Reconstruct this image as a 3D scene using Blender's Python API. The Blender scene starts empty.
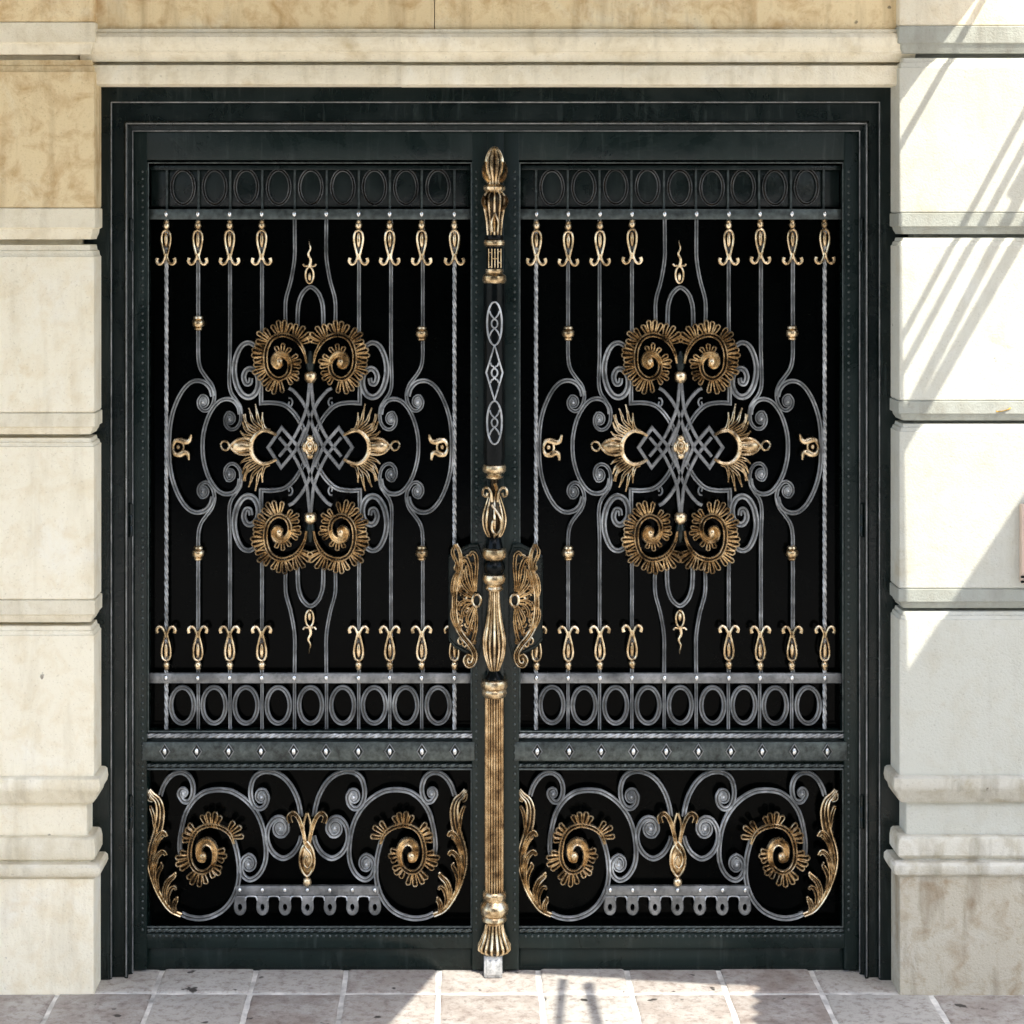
import bpy, bmesh, math, random
from mathutils import Vector, Matrix
random.seed(7)
R = math.radians
scene = bpy.context.scene
COL = scene.collection

# ------------------------------------------------------------------ measuring
# The gate plane is Y=0 (away from the street = +Y), floor Z=0, 1 px of the photo = 3 mm on it.
D, F, VX, VY = 6.0, 2000.0, 455.0, 220.0
CAMZ = (967 - VY) * D / F
def U(px, py, Y=0.0):
    f = (D + Y) / F
    return Vector(((px - VX) * f, Y, CAMZ - (py - VY) * f))
def FL(px, py):
    d = CAMZ * F / (py - VY)
    return Vector(((px - VX) * d / F, d - D, 0.0))
S = D / F

# ------------------------------------------------------------------ mesh helper
class MB:
    def __init__(s): s.v = []; s.f = []; s.mi = []; s.slot = 0
    def add(s, vs, fs):
        o = len(s.v); s.v += [tuple(p) for p in vs]; s.f += [tuple(i + o for i in f) for f in fs]; s.mi += [s.slot] * len(fs)
    def rings(s, rings, cap=True, close=False):
        n = len(rings[0]); m = len(rings); fs = []
        vs = [p for r in rings for p in r]
        for i in range(m if close else m - 1):
            a = i * n; b = ((i + 1) % m) * n
            for k in range(n):
                k2 = (k + 1) % n
                fs.append((a + k, a + k2, b + k2, b + k))
        if cap and not close:
            fs.append(tuple(range(n - 1, -1, -1))); fs.append(tuple(range((m - 1) * n, m * n)))
        s.add(vs, fs)
    def box(s, x0, x1, y0, y1, z0, z1, c=0.0):
        bm = bmesh.new(); bmesh.ops.create_cube(bm, size=1.0)
        for v in bm.verts:
            v.co = Vector(((x0 + x1) / 2 + v.co.x * (x1 - x0), (y0 + y1) / 2 + v.co.y * (y1 - y0), (z0 + z1) / 2 + v.co.z * (z1 - z0)))
        if c > 0: bmesh.ops.bevel(bm, geom=bm.edges[:], offset=c, segments=2, affect='EDGES', profile=0.5)
        bm.verts.index_update()
        s.add([v.co[:] for v in bm.verts], [[v.index for v in f.verts] for f in bm.faces]); bm.free()
    def ball(s, c, rx, ry=None, rz=None, nu=12, nv=8):
        ry = ry or rx; rz = rz or rx; rg = []
        for j in range(nv + 1):
            t = -math.pi / 2 + math.pi * j / nv; q = max(math.cos(t), 0.02)
            rg.append([(c[0] + rx * q * math.cos(2 * math.pi * k / nu), c[1] + ry * q * math.sin(2 * math.pi * k / nu), c[2] + rz * math.sin(t)) for k in range(nu)])
        s.rings(rg)
    def build(s, name, mat, parent=None, off=(0, 0, 0), sharp=38):
        me = bpy.data.meshes.new(name)
        me.from_pydata([(p[0] - off[0], p[1] - off[1], p[2] - off[2]) for p in s.v], [], s.f)
        bm = bmesh.new(); bm.from_mesh(me); bmesh.ops.recalc_face_normals(bm, faces=bm.faces[:]); bm.to_mesh(me); bm.free()
        me.materials.append(mat)
        if any(s.mi): me.materials.append(M_IRONGROOVE if mat in (M_IRON, M_IRON2, M_BEAD, M_PAINT) else M_DARKBRONZE)
        for p, k in zip(me.polygons, s.mi): p.use_smooth = True; p.material_index = k
        me.set_sharp_from_angle(angle=R(sharp))
        o = bpy.data.objects.new(name, me); COL.objects.link(o)
        if parent: o.parent = parent
        return o

def cat(pts, n=7):
    P = [Vector(p) for p in pts]; out = []
    for i in range(len(P) - 1):
        p0 = P[i - 1] if i > 0 else P[i] * 2 - P[i + 1]
        p1, p2 = P[i], P[i + 1]
        p3 = P[i + 2] if i + 2 < len(P) else P[i + 1] * 2 - P[i]
        for k in range(n):
            t = k / n
            out.append(0.5 * ((2 * p1) + (-p0 + p2) * t + (2 * p0 - 5 * p1 + 4 * p2 - p3) * t * t + (-p0 + 3 * p1 - 3 * p2 + p3) * t ** 3))
    out.append(P[-1].copy())
    return out
# cross-sections (u across -.5...5, v towards the street 0..1)
SEC = {
 'ridge': [(-.5, 0), (-.5, .6), (-.44, .86), (-.34, 1), (-.24, .86), (-.14, .28), (.14, .28), (.24, .86), (.34, 1), (.44, .86), (.5, .6), (.5, 0)],
 'flat': [(-.5, 0), (-.5, .8), (-.38, 1), (.38, 1), (.5, .8), (.5, 0)],
 'round': [(.5 * math.cos(a), .5 + .5 * math.sin(a)) for a in [math.pi + 2 * math.pi * k / 8 for k in range(8)]],
 'leaf': [(-.5, 0), (-.5, .35), (-.34, .75), (-.16, .55), (0, 1), (.16, .55), (.34, .75), (.5, .35), (.5, 0)],
 'groove': [(-.5, 0), (-.5, .6), (-.33, 1), (-.16, .8), (0, .28), (.16, .8), (.33, 1), (.5, .6), (.5, 0)],
}
def sweep(mb, pts, w, th, y0, sec='ridge', wf=None, tf=None, closed=False, mit=True, yf=None):
    """pts: 2-D photo-pixel points on the gate plane; w, th in px; y0 = back of the bar (m)"""
    P = [Vector((p[0], p[1])) for p in pts]; n = len(P); rg = []
    for i in range(n):
        a = P[(i - 1) % n] if (closed or i > 0) else P[i]
        b = P[(i + 1) % n] if (closed or i < n - 1) else P[i]
        d1 = (P[i] - a); d2 = (b - P[i])
        if d1.length < 1e-6: d1 = d2
        if d2.length < 1e-6: d2 = d1
        d1 = d1.normalized(); d2 = d2.normalized(); t = d1 + d2
        t = t.normalized() if t.length > 1e-3 else d1
        k = 1.0 / max(t.dot(d1), .6) if mit else 1.0
        nn = Vector((-t.y, t.x))
        s = i / (n - 1) if n > 1 else 0
        ww = w * (wf(s) if wf else 1) * k; tt = th * (tf(s) if tf else 1)
        yy = y0 + (yf(s) if yf else 0)
        ring = []
        for u, v in SEC[sec]:
            q = P[i] + nn * (u * ww)
            g = U(q.x, q.y, 0); ring.append((g.x, yy - v * tt * S, g.z))
        rg.append(ring)
    k0 = len(mb.mi); mb.rings(rg, close=closed); ns = len(SEC[sec])
    if sec == 'ridge':
        for q in range(n if closed else n - 1):
            for k in (5,): mb.mi[k0 + q * ns + k] = 1
def ribleaf(mb, pts, w, y0, wf=None, yf=None, mid=True, th=3.4):
    """a gilded leaf strip: two rounded rims, a thin web between them and a mid rib"""
    P = [Vector((p[0], p[1])) for p in pts]; n = len(P); wf = wf or (lambda s: 1); A, B = [], []
    for i in range(n):
        t = (P[min(i + 1, n - 1)] - P[max(i - 1, 0)]); t = t.normalized() if t.length > 1e-6 else Vector((1, 0)); nn = Vector((-t.y, t.x)); h = max(w * wf(i / (n - 1)) * .5 - .7, .15)
        A.append(P[i] + nn * h); B.append(P[i] - nn * h)
    mb.slot = 1; sweep(mb, P, w, 1.6, y0, 'flat', wf, mit=False, yf=yf); mb.slot = 0
    rw = max(1.5, min(2.3, w * .36))
    for q in (A, B): sweep(mb, q, rw, th, y0 - .002, 'round', mit=False, yf=yf)
    if mid and w > 4.2: sweep(mb, P, rw * .8, th, y0 - .003, 'round', mit=False, yf=yf, wf=lambda s: 1.1 - .7 * s)
def twisted(mb, p0, p1, r, y, pitch=26.0, n=4, step=2.0):
    a = Vector(p0); b = Vector(p1); L = (b - a).length; m = max(2, int(L / step)); d = (b - a).normalized(); nn = Vector((-d.y, d.x)); rg = []
    for i in range(m + 1):
        c = a.lerp(b, i / m); th0 = 2 * math.pi * i / m * L / pitch; ring = []
        for k in range(n):
            for da, rr in ((-.28, .98), (.28, .98)) if n == 4 else ((-.35, .94), (0, 1.0), (.35, .94), (math.pi / n, .58)):
                th = th0 + 2 * math.pi * k / n + da
                q = c + nn * (r * rr * math.cos(th)); g = U(q.x, q.y, 0)
                ring.append((g.x, y - S * r * rr * math.sin(th), g.z))
        rg.append(ring)
    mb.rings(rg)
def lathe(mb, cx, prof, Y, n=32, flute=None):
    """prof: (photo y, half width px[, flute depth]) on the plane Y"""
    f = (D + Y) / F; rg = []
    for q in prof:
        c = U(cx, q[0], Y); fd = q[2] if len(q) > 2 else 0
        ring = []
        for k in range(n):
            a = 2 * math.pi * k / n
            r = q[1] * f * (1 - fd * (0.5 + 0.5 * math.cos(flute * a)) if flute else 1)
            ring.append((c.x + r * math.cos(a), Y + r * math.sin(a), c.z))
        rg.append(ring)
    mb.rings(rg)

# ------------------------------------------------------------------ materials
def mat(name):
    m = bpy.data.materials.new(name); m.use_nodes = True; nt = m.node_tree; b = nt.nodes['Principled BSDF']
    return m, nt, b
def N(nt, t, **k):
    n = nt.nodes.new(t)
    for a, v in k.items():
        if a in n.inputs.keys() if hasattr(n, 'inputs') else False: n.inputs[a].default_value = v
        else: setattr(n, a, v)
    return n
def noise(nt, vec, scale, detail=5, rough=.55, dist=0.0):
    n = nt.nodes.new('ShaderNodeTexNoise'); n.inputs['Scale'].default_value = scale; n.inputs['Detail'].default_value = detail
    n.inputs['Roughness'].default_value = rough; n.inputs['Distortion'].default_value = dist
    nt.links.new(vec, n.inputs['Vector']); return n.outputs['Fac']
def ramp(nt, fac, stops):
    n = nt.nodes.new('ShaderNodeValToRGB'); e = n.color_ramp.elements
    e[0].position, e[0].color = stops[0][0], (*stops[0][1], 1) if len(stops[0][1]) == 3 else stops[0][1]
    e[1].position, e[1].color = stops[-1][0], (*stops[-1][1], 1)
    for p, c in stops[1:-1]:
        x = e.new(p); x.color = (*c, 1)
    nt.links.new(fac, n.inputs[0]); return n.outputs[0]
def mix(nt, fac, a, b, mode='MIX'):
    n = nt.nodes.new('ShaderNodeMix'); n.data_type = 'RGBA'; n.blend_type = mode
    for s, v in ((0, fac), (6, a), (7, b)):
        if isinstance(v, (int, float)): n.inputs[s].default_value = v
        elif isinstance(v, tuple): n.inputs[s].default_value = (*v, 1)
        else: nt.links.new(v, n.inputs[s])
    return n.outputs[2]
def bump(nt, b, h, dist, strength=1.0):
    n = nt.nodes.new('ShaderNodeBump'); n.inputs['Strength'].default_value = strength; n.inputs['Distance'].default_value = dist
    nt.links.new(h, n.inputs['Height']); nt.links.new(n.outputs[0], b.inputs['Normal'])
def coords(nt, scale=(1, 1, 1), rnd=True):
    g = nt.nodes.new('ShaderNodeNewGeometry'); out = g.outputs['Position']
    mp = nt.nodes.new('ShaderNodeMapping'); mp.inputs['Scale'].default_value = scale
    nt.links.new(out, mp.inputs['Vector'])
    return mp.outputs[0]
def objrand(nt):
    return nt.nodes.new('ShaderNodeObjectInfo').outputs['Random']
def grey(v): return (v, v, v)

def stone_mat(name, c1, c2, c3, blot=1.0, streak=.5):
    m, nt, b = mat(name); p = coords(nt); L = nt.links.new
    pz = coords(nt, (1, 1, .16))
    n1 = noise(nt, p, 4.2, 8, .62, .6); n2 = noise(nt, p, 14, 7, .65, .4); n3 = noise(nt, p, 160, 4, .6); nz = noise(nt, pz, 16, 6, .6, .3)
    col = ramp(nt, n1, [(.30, c2), (.47, c1), (.62, c1), (.78, c3)])
    blo = ramp(nt, n2, [(.47, grey(0)), (.70, grey(.75 * blot))])
    col = mix(nt, blo, col, c3)
    st = ramp(nt, nz, [(.50, grey(0)), (.74, grey(streak))])
    col = mix(nt, st, col, tuple(x * .62 for x in c3))
    pit = ramp(nt, n3, [(.27, grey(.35)), (.40, grey(0))])
    col = mix(nt, pit, col, tuple(x * .5 for x in c3))
    sp = noise(nt, p, 21, 3, .5); spt = ramp(nt, sp, [(.755, grey(0)), (.785, grey(.7))])
    col = mix(nt, spt, col, (.10, .075, .05))
    hs = ramp(nt, objrand(nt), [(0, grey(.90)), (1, grey(1.06))])
    col = mix(nt, 1.0, col, hs, 'MULTIPLY')
    L(col, b.inputs['Base Color']); b.inputs['Roughness'].default_value = .72; b.inputs['Specular IOR Level'].default_value = .3
    bh = mix(nt, .5, n2, n3); bump(nt, b, bh, .006, .75)
    return m
M_STONE = stone_mat('cream_limestone', (.83, .76, .585), (.84, .79, .65), (.66, .51, .28), .55, .3)
M_STONE_TAN = stone_mat('stained_tan_limestone', (.82, .66, .39), (.86, .76, .53), (.48, .27, .085), .95, .5)
M_STONE_PALE = stone_mat('pale_grey_limestone', (.56, .555, .475), (.60, .60, .535), (.46, .41, .29), .35, .2)
M_STONE_DIRTY = stone_mat('weathered_plinth_limestone', (.56, .51, .395), (.62, .59, .49), (.34, .24, .13), 1.0, .8)
M_MOULD = stone_mat('pale_moulding_stone', (.78, .71, .54), (.82, .77, .63), (.54, .44, .26), .6, .4)
M_BASE = stone_mat('weathered_base_stone', (.62, .59, .49), (.68, .66, .58), (.40, .34, .22), .9, .7)
M_COURSE_SHADE = stone_mat('shade_grey_course_stone', (.36, .37, .32), (.42, .43, .38), (.28, .26, .20), .6, .5)  # right pier courses darker: their missing sun is put into the stone colour

def paint_mat(name='dark_green_gate_paint', k=1.0):
    m, nt, b = mat(name); p = coords(nt); L = nt.links.new
    n1 = noise(nt, p, 5, 6, .6, .5); n2 = noise(nt, p, 55, 5, .65); pv = coords(nt, (1, 1, .08)); n4 = noise(nt, pv, 60, 4, .6)
    col = ramp(nt, n1, [(.3, (.003 * k, .0072 * k, .006 * k)), (.7, (.0066 * k, .0145 * k, .0124 * k))])
    sc = ramp(nt, n2, [(.60, grey(0)), (.74, grey(.35))]); col = mix(nt, sc, col, (.035, .045, .04))
    ds = ramp(nt, n4, [(.56, grey(0)), (.75, grey(.6))]); col = mix(nt, ds, col, (.035, .046, .042))
    L(col, b.inputs['Base Color'])
    L(ramp(nt, n1, [(.35, grey(.16)), (.65, grey(.46))]), b.inputs['Roughness']); b.inputs['Specular IOR Level'].default_value = .27
    bh = mix(nt, .35, n1, n2); bump(nt, b, bh, .006, .35)
    return m
M_PAINT = paint_mat(k=.75)
M_LEAFPAINT = paint_mat('worn_green_leaf_paint', 1.15)
def iron_mat(name='worn_wrought_iron', k=1.0):
    m, nt, b = mat(name); p = coords(nt); L = nt.links.new
    n1 = noise(nt, p, 45, 5, .65); n2 = noise(nt, p, 170, 4, .6); n3 = noise(nt, p, 3, 3)
    n3 = noise(nt, p, 12, 5, .65)
    col = ramp(nt, n3, [(.30, (.20 * k, .208 * k, .206 * k)), (.50, (.46 * k, .47 * k, .465 * k)), (.68, (.80 * k, .81 * k, .80 * k))])
    col = mix(nt, ramp(nt, n1, [(.5, grey(0)), (.75, grey(.75))]), col, (.05, .055, .054))
    L(col, b.inputs['Base Color']); b.inputs['Metallic'].default_value = .5
    L(ramp(nt, n2, [(.3, grey(.28)), (.7, grey(.5))]), b.inputs['Roughness'])
    bump(nt, b, mix(nt, .5, n1, n2), .004, .5)
    return m
M_IRON = iron_mat()
M_IRON2 = iron_mat('darker_wrought_iron', .8)
M_IRON3 = iron_mat('dull_flat_iron', .42)
M_IRONGROOVE = iron_mat('iron_groove_shade', .22)  # dark groove between the bar edges: shade put into the colour
def gold_mat(name, stops):
    m, nt, b = mat(name); p = coords(nt); L = nt.links.new
    n1 = noise(nt, p, 26, 6, .6, .3); n2 = noise(nt, p, 120, 4, .6)
    col = ramp(nt, n1, stops)
    L(col, b.inputs['Base Color']); b.inputs['Metallic'].default_value = .9
    L(ramp(nt, n2, [(.3, grey(.16)), (.7, grey(.38))]), b.inputs['Roughness'])
    bump(nt, b, mix(nt, .5, n1, n2), .0025, .3)
    return m
M_GOLD = gold_mat('antique_gilt_bronze', [(.30, (.09, .058, .03)), (.45, (.46, .33, .18)), (.66, (.90, .74, .50))])
M_DARKBRONZE = gold_mat('dark_bronze_ground', [(.28, (.008, .006, .004)), (.5, (.022, .015, .008)), (.75, (.09, .06, .03))])  # dark bronze for webs and cores, for contrast with the gold rims
M_BRONZE = gold_mat('browned_gilt_bronze', [(.30, (.12, .07, .035)), (.48, (.42, .28, .14)), (.70, (.74, .56, .33))])
def simple(name, c, rough, metal=0.0, spec=.5, nscale=20, var=.35):
    m, nt, b = mat(name); p = coords(nt); n1 = noise(nt, p, nscale, 5, .6)
    nt.links.new(ramp(nt, n1, [(.3, tuple(x * (1 - var) for x in c)), (.7, tuple(x * (1 + var) for x in c))]), b.inputs['Base Color'])
    b.inputs['Roughness'].default_value = rough; b.inputs['Metallic'].default_value = metal; b.inputs['Specular IOR Level'].default_value = spec
    bump(nt, b, n1, .002, .3)
    return m
M_BLACK = simple('near_black', (.0008, .0011, .0010), .12, 0, .04, 6, .4)
M_STEEL = simple('bright_rivet_steel', (.72, .73, .72), .25, .9, .5, 80, .2)
M_BLACKIRON = simple('black_lacquered_iron', (.002, .003, .003), .22, 0, .12, 20, .4)
M_MORTAR = simple('pale_mortar', (.60, .58, .53), .9, 0, .2, 14, .5)
M_STREET = simple('pale_concrete_street', (.42, .40, .37), .9, 0, .2, 2, .15)
M_BLOCKER = simple('blocker_grey', (.22, .21, .19), .9, 0, .2, 8, .1)
M_STRIP = simple('dark_strip', (.06, .06, .06), .5, .5, .4, 20, .2)
M_DRY = simple('dry_yellow_leaf', (.50, .30, .05), .6, 0, .3, 60, .4)
M_BOX = simple('pale_pink_painted_box', (.62, .48, .38), .5, 0, .4, 20, .1)
M_BEAD = simple('worn_green_beading', (.06, .072, .068), .36, .5, .5, 60, .6)
def tile_mat():
    m, nt, b = mat('mottled_paving_tile'); p = coords(nt); L = nt.links.new
    at = nt.nodes.new('ShaderNodeAttribute'); at.attribute_name = 'tile_tone'
    n1 = noise(nt, p, 8, 9, .72, .25); n2 = noise(nt, p, 34, 9, .78, .15); n3 = noise(nt, p, 150, 4, .6)
    base = ramp(nt, at.outputs['Fac'], [(0, (.27, .225, .19)), (.5, (.38, .34, .295)), (1, (.46, .44, .39))])
    col = mix(nt, ramp(nt, n1, [(.40, grey(0)), (.66, grey(.85))]), base, (.48, .455, .41))
    col = mix(nt, ramp(nt, n2, [(.48, grey(0)), (.68, grey(.85))]), col, (.15, .105, .085))
    col = mix(nt, ramp(nt, noise(nt, p, 15, 3, .5), [(.675, grey(0)), (.71, grey(.95))]), col, (.03, .025, .02))
    L(col, b.inputs['Base Color']); b.inputs['Roughness'].default_value = .7
    bump(nt, b, mix(nt, .5, n2, n3), .004, .6)
    return m
M_TILE = tile_mat()

def thing(name, label, category, loc=(0, 0, 0), group=None):
    o = bpy.data.objects.new(name, None); COL.objects.link(o); o.location = loc; o.empty_display_size = .1
    o['label'] = label; o['category'] = category
    if group: o['group'] = group
    return o

# ------------------------------------------------------------------ ground
YP = -.21            # front of the stone piers
g = MB(); g.add([(-80, -120, -.012), (80, -120, -.012), (80, 60, -.012), (-80, 60, -.012)], [(0, 1, 2, 3)])
o = g.build('street', M_STREET); o['kind'] = 'structure'
g = MB(); g.box(-3.2, 3.6, -3.9, .3, -.06, -.004)
o = g.build('pavement_bed', M_MORTAR); o['kind'] = 'structure'
xs = [FL(p, 985).x for p in (62, 157, 252, 344, 438, 540, 630, 724, 818, 925)]
st = .277
while xs[0] > -3.1: xs.insert(0, xs[0] - st)
while xs[-1] < 3.4: xs.append(xs[-1] + st)
ys = [.06, FL(455, 993).y]
while ys[-1] > -3.7: ys.append(ys[-1] - .29)
g = MB(); tones = []
for i in range(len(xs) - 1):
    for j in range(len(ys) - 1):
        gx = .0065 + random.uniform(-.001, .0015)
        n0 = len(g.f); dz = random.uniform(-.002, .002)
        x0, x1, y0, y1 = xs[i] + gx, xs[i + 1] - gx, ys[j + 1] + gx, ys[j] - gx
        # slightly irregular hand-set tile with a worn edge
        seg = 6; rim = []
        cs = [(x0, y0), (x1, y0), (x1, y1), (x0, y1)]
        for k in range(4):
            a, b_ = cs[k], cs[(k + 1) % 4]
            for q in range(seg):
                t = q / seg; cut = .004 if q == 0 else 0
                jx, jy = random.uniform(-.0014, .0014), random.uniform(-.0014, .0014)
                rim.append((a[0] + (b_[0] - a[0]) * t + jx, a[1] + (b_[1] - a[1]) * t + jy))
        cx, cy = (x0 + x1) / 2, (y0 + y1) / 2
        def ins(p, d):
            v = Vector((p[0] - cx, p[1] - cy)); return (cx + v.x * (1 - d / (abs(x1 - x0) / 2)), cy + v.y * (1 - d / (abs(y1 - y0) / 2)))
        g.rings([[(p[0], p[1], -.02) for p in rim], [(p[0], p[1], -.004 + dz) for p in rim], [(*ins(p, .003), -.0012 + dz) for p in rim], [(*ins(p, .010), dz) for p in rim]])
        tone = random.random()
        tones += [tone] * (len(g.f) - n0)
o = g.build('pavement', M_TILE, sharp=60); o['kind'] = 'structure'
at = o.data.attributes.new('tile_tone', 'FLOAT', 'FACE')
for i, t in enumerate(tones): at.data[i].value = t

# ------------------------------------------------------------------ stone piers
def pier(side, label, rows):
    edge = 94.5 if side < 0 else 899
    far = -760 if side < 0 else 1780
    base = U(edge, 1000, YP); root = thing('stone_pier', label, 'pier', (base.x - side * -.3 if side < 0 else base.x + .3, YP + .3, 0))
    off = root.location
    rg = 0
    for name, m, prof in rows:
        mb = MB(); rings = []
        # densify so the surface is not perfectly straight
        for (py, p) in prof:
            c = U(edge, py, YP); e = p * S; xe = c.x - side * e; xf = U(far, py, YP).x
            z = max(c.z, -.02)
            r = .004
            inner = [(xe - (-side) * 0, YP + .50, z)]
            # ring: inner-back, inner-front (rounded arris), far-front, far-back
            sg = -side
            ring = [(xe, YP + .5, z), (xe, YP - e + 2 * r, z), (xe - sg * r * .6, YP - e + .6 * r, z), (xe - sg * 2 * r, YP - e, z),
                    (xf, YP - e, z), (xf, YP + .5, z)]
            rings.append(ring)
        mb.rings(rings)
        mb.build(name, m, root, off, sharp=30)
    return root
def joint(y0, y1, kind=0):   # from the foot of one block to the head of the next: fillet, ovolo, groove, chamfer
    h = y1 - y0
    return ([(y0, .2), (y0 + .02 * h, 1.0), (y0 + .40 * h, 1.0), (y0 + .43 * h, -1.5), (y0 + .52 * h, -2.2), (y0 + .60 * h, -4), (y0 + .64 * h, -4.5), (y0 + .645 * h, -18), (y0 + .745 * h, -18)],
            [(y0 + .745 * h, -18), (y0 + .755 * h, -4.5), (y0 + .86 * h, -3.6), (y0 + .88 * h, -2.0), (y0 + .97 * h, -1.2), (y1, 0)])
def pier_rows(J, base, mats, bot):
    rows = []; top = -330; start = [(top, 0)]
    bm, mm, pm = mats
    for i, (a, b) in enumerate(J):
        lo, hi = joint(a, b)
        rows.append(('block', bm[i], start + [(a - 1.5, 0), (a - .2, -1.0)]))
        rows.append(('string_course', mm, lo))
        start = hi
    t = base
    rows.append(('block', bm[len(J)], start + [(t[0], 0)]))
    bmm = M_BASE if mm is M_COURSE_SHADE else mm
    rows.append(('base_moulding', bmm, [(t[0], 0), (t[0] + .4, 4), (t[0] + 2, 6), (t[0] + 9, 7), (t[0] + 14, 6), (t[0] + 17, 3.5), (t[0] + 22, 2.2), (t[0] + 28, -2), (t[0] + 30, -8.5)]))
    rows.append(('fascia', bm[len(J)], [(t[0] + 30, -8.5), (t[1], -8.5)]))
    rows.append(('base_moulding', bmm, [(t[1], -8.5), (t[1] + .3, -2), (t[1] + 2, 0), (t[1] + 8, 1.2), (t[1] + 18, 1.2), (t[2] - 2, -.5), (t[2], -4), (t[2] + 1.4, -4.2), (t[2] + 1.6, 4),
                                       (t[2] + 4, 6.6), (t[2] + 9, 7), (t[2] + 13, 5.2), (t[2] + 15, 1.8), (t[2] + 17, 0)]))
    rows.append(('plinth', pm, [(t[2] + 17, -.5), (bot, -.5)]))
    return rows
L_ROWS = pier_rows([(22, 72), (208, 257), (413, 447), (600, 636)], (776, 838, 862),
                   ([M_STONE_TAN, M_STONE_TAN, M_STONE, M_STONE, M_STONE], M_MOULD, M_STONE), 1030)
R_ROWS = pier_rows([(26, 68), (213, 246), (401, 432), (589, 620)], (775, 837, 860),
                   ([M_STONE, M_STONE_PALE, M_STONE_PALE, M_STONE_PALE, M_STONE_PALE], M_COURSE_SHADE, M_STONE_DIRTY), 1030)
pier(-1, 'cream stone pier with ochre stains standing fully in shade left of the gate', L_ROWS)
pier(1, 'pale stone pier crossed by a diagonal band of sun right of the gate', R_ROWS)

# ------------------------------------------------------------------ lintel
YL = -.175
lx0, lx1 = U(90, 50, YL).x, U(905, 50, YL).x
lint = thing('stone_lintel', 'tan stained stone lintel with moulded cornice spanning above the iron gate', 'lintel', ((lx0 + lx1) / 2, YL + .3, U(0, 88, YL).z))
def xbar(name, m, x0, x1, prof, dy=0, dz=0):
    mb = MB(); rings = []
    for x in (x0, x1):
        rings.append([(x, YL - p * S + dy, U(0, py, YL).z + dz) for py, p in prof] + [(x, YL + .45, U(0, prof[-1][0], YL).z + dz), (x, YL + .45, U(0, prof[0][0], YL).z + dz)])
    mb.rings(rings); return mb.build(name, m, lint, lint.location, sharp=30)
xj = U(434.5, 15, YL).x
xbar('frieze', M_STONE_TAN, lx0 - .03, xj - .0012, [(-330, 0), (29, 0)])
xbar('frieze', M_STONE_TAN, xj + .0012, lx1 + .03, [(-330, -.6), (29, -.6)])
cuts = [90, 401, 512, 624, 905]
for i in range(4):
    a, b = U(cuts[i], 50, YL).x, U(cuts[i + 1], 50, YL).x
    k = (-.4, .5, 0, .7)[i]
    xbar('cornice', M_MOULD, a + (0 if i else -.03), b - (0 if i < 3 else -.03),
         [(29, 0), (29.5, 4), (33, 4.4), (34, 7.5), (38, 9.5), (43, 9), (48, 6.5), (51, 4), (52, 4), (53, 2.2), (56, -1), (60, -2.5), (61.5, -3), (62, -14), (65, -14), (65.4, 1), (68, 1.6), (82, 1.6), (84, .6), (85.5, -2)], dy=-k * .0015, dz=-k * .0012)

# ------------------------------------------------------------------ fixed frame of the gate
fr = thing('gate_surround', 'dark green painted metal frame fixed around the double gate', 'door frame', (U(495, 967, 0).x, -.02, 0))
PR = [(84, 74, 908, .06), (84, 74, 908, -.100), (109.5, 100.8, 881, -.100), (112, 103.2, 878.6, -.092), (112.6, 103.8, 878, -.078), (124, 121, 869, -.078),
      (124.6, 121.6, 868.4, -.086), (126.2, 123.2, 866.8, -.089), (128, 125, 865, -.086), (129, 126, 864, -.058), (131.5, 129.8, 860.8, -.056), (133, 131.3, 859.2, -.052), (133, 131.3, 859.2, -.046), (122, 120, 870, -.046), (122, 120, 870, .06)]
for nm in ('jamb', 'head', 'jamb_r'):
    mb = MB(); r0, r1 = [], []
    for l, t, r, y in PR:
        if nm == 'jamb': a = U(l, t, y); b = Vector((a.x, y, -.004))
        elif nm == 'jamb_r': a = U(r, t, y); b = Vector((a.x, y, -.004))
        else: a = U(l, t, y); b = U(r, t, y)
        r0.append(tuple(a)); r1.append(tuple(b))
    mb.rings([r0, r1]); mb.build('jamb' if 'jamb' in nm else 'head', M_PAINT, fr, fr.location, sharp=20)
mb = MB(); a = U(118, 960, 0); b = U(874, 960, 0); mb.box(a.x, b.x, -.02, .06, -.004, .018, .003)
mb.build('threshold', M_PAINT, fr, fr.location)
for l, t, r_, y in ((111.2, 102.2, 879.6, -.097), (126.2, 123.4, 866.8, -.0885), (132.6, 130.8, 859.8, -.0545)):
    mb = MB(); rr = .75 * S
    for nm, (a, b) in (('v', (U(l, t, y), None)), ('h', (U(l, t, y), U(r_, t, y))), ('v', (U(r_, t, y), None))):
        if b is None: b = Vector((a.x, y, .004))
        mb.rings([[(p.x + (rr * math.cos(k * math.pi / 4) if nm == 'v' else 0), y + rr * math.sin(k * math.pi / 4), p.z + (rr * math.cos(k * math.pi / 4) if nm == 'h' else 0)) for k in range(8)] for p in (a, b)])
    mb.build('edge_highlight', M_IRON3, fr, fr.location)  # thin lighter tubes added as highlights along the frame edges
# hinge knuckles on both jambs
for px in (130.5, 862):
    for py in (235, 520, 812):
        mb = MB(); lathe(mb, px, [(py - 17, 1.5), (py - 16, 2.4), (py - 6, 2.4), (py - 5.6, 2.0), (py - 5, 2.4), (py + 5, 2.4), (py + 5.4, 2.0), (py + 6, 2.4), (py + 16, 2.4), (py + 17, 1.5)], -.06, 14)
        mb.build('hinge', M_PAINT, fr, fr.location)

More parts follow.
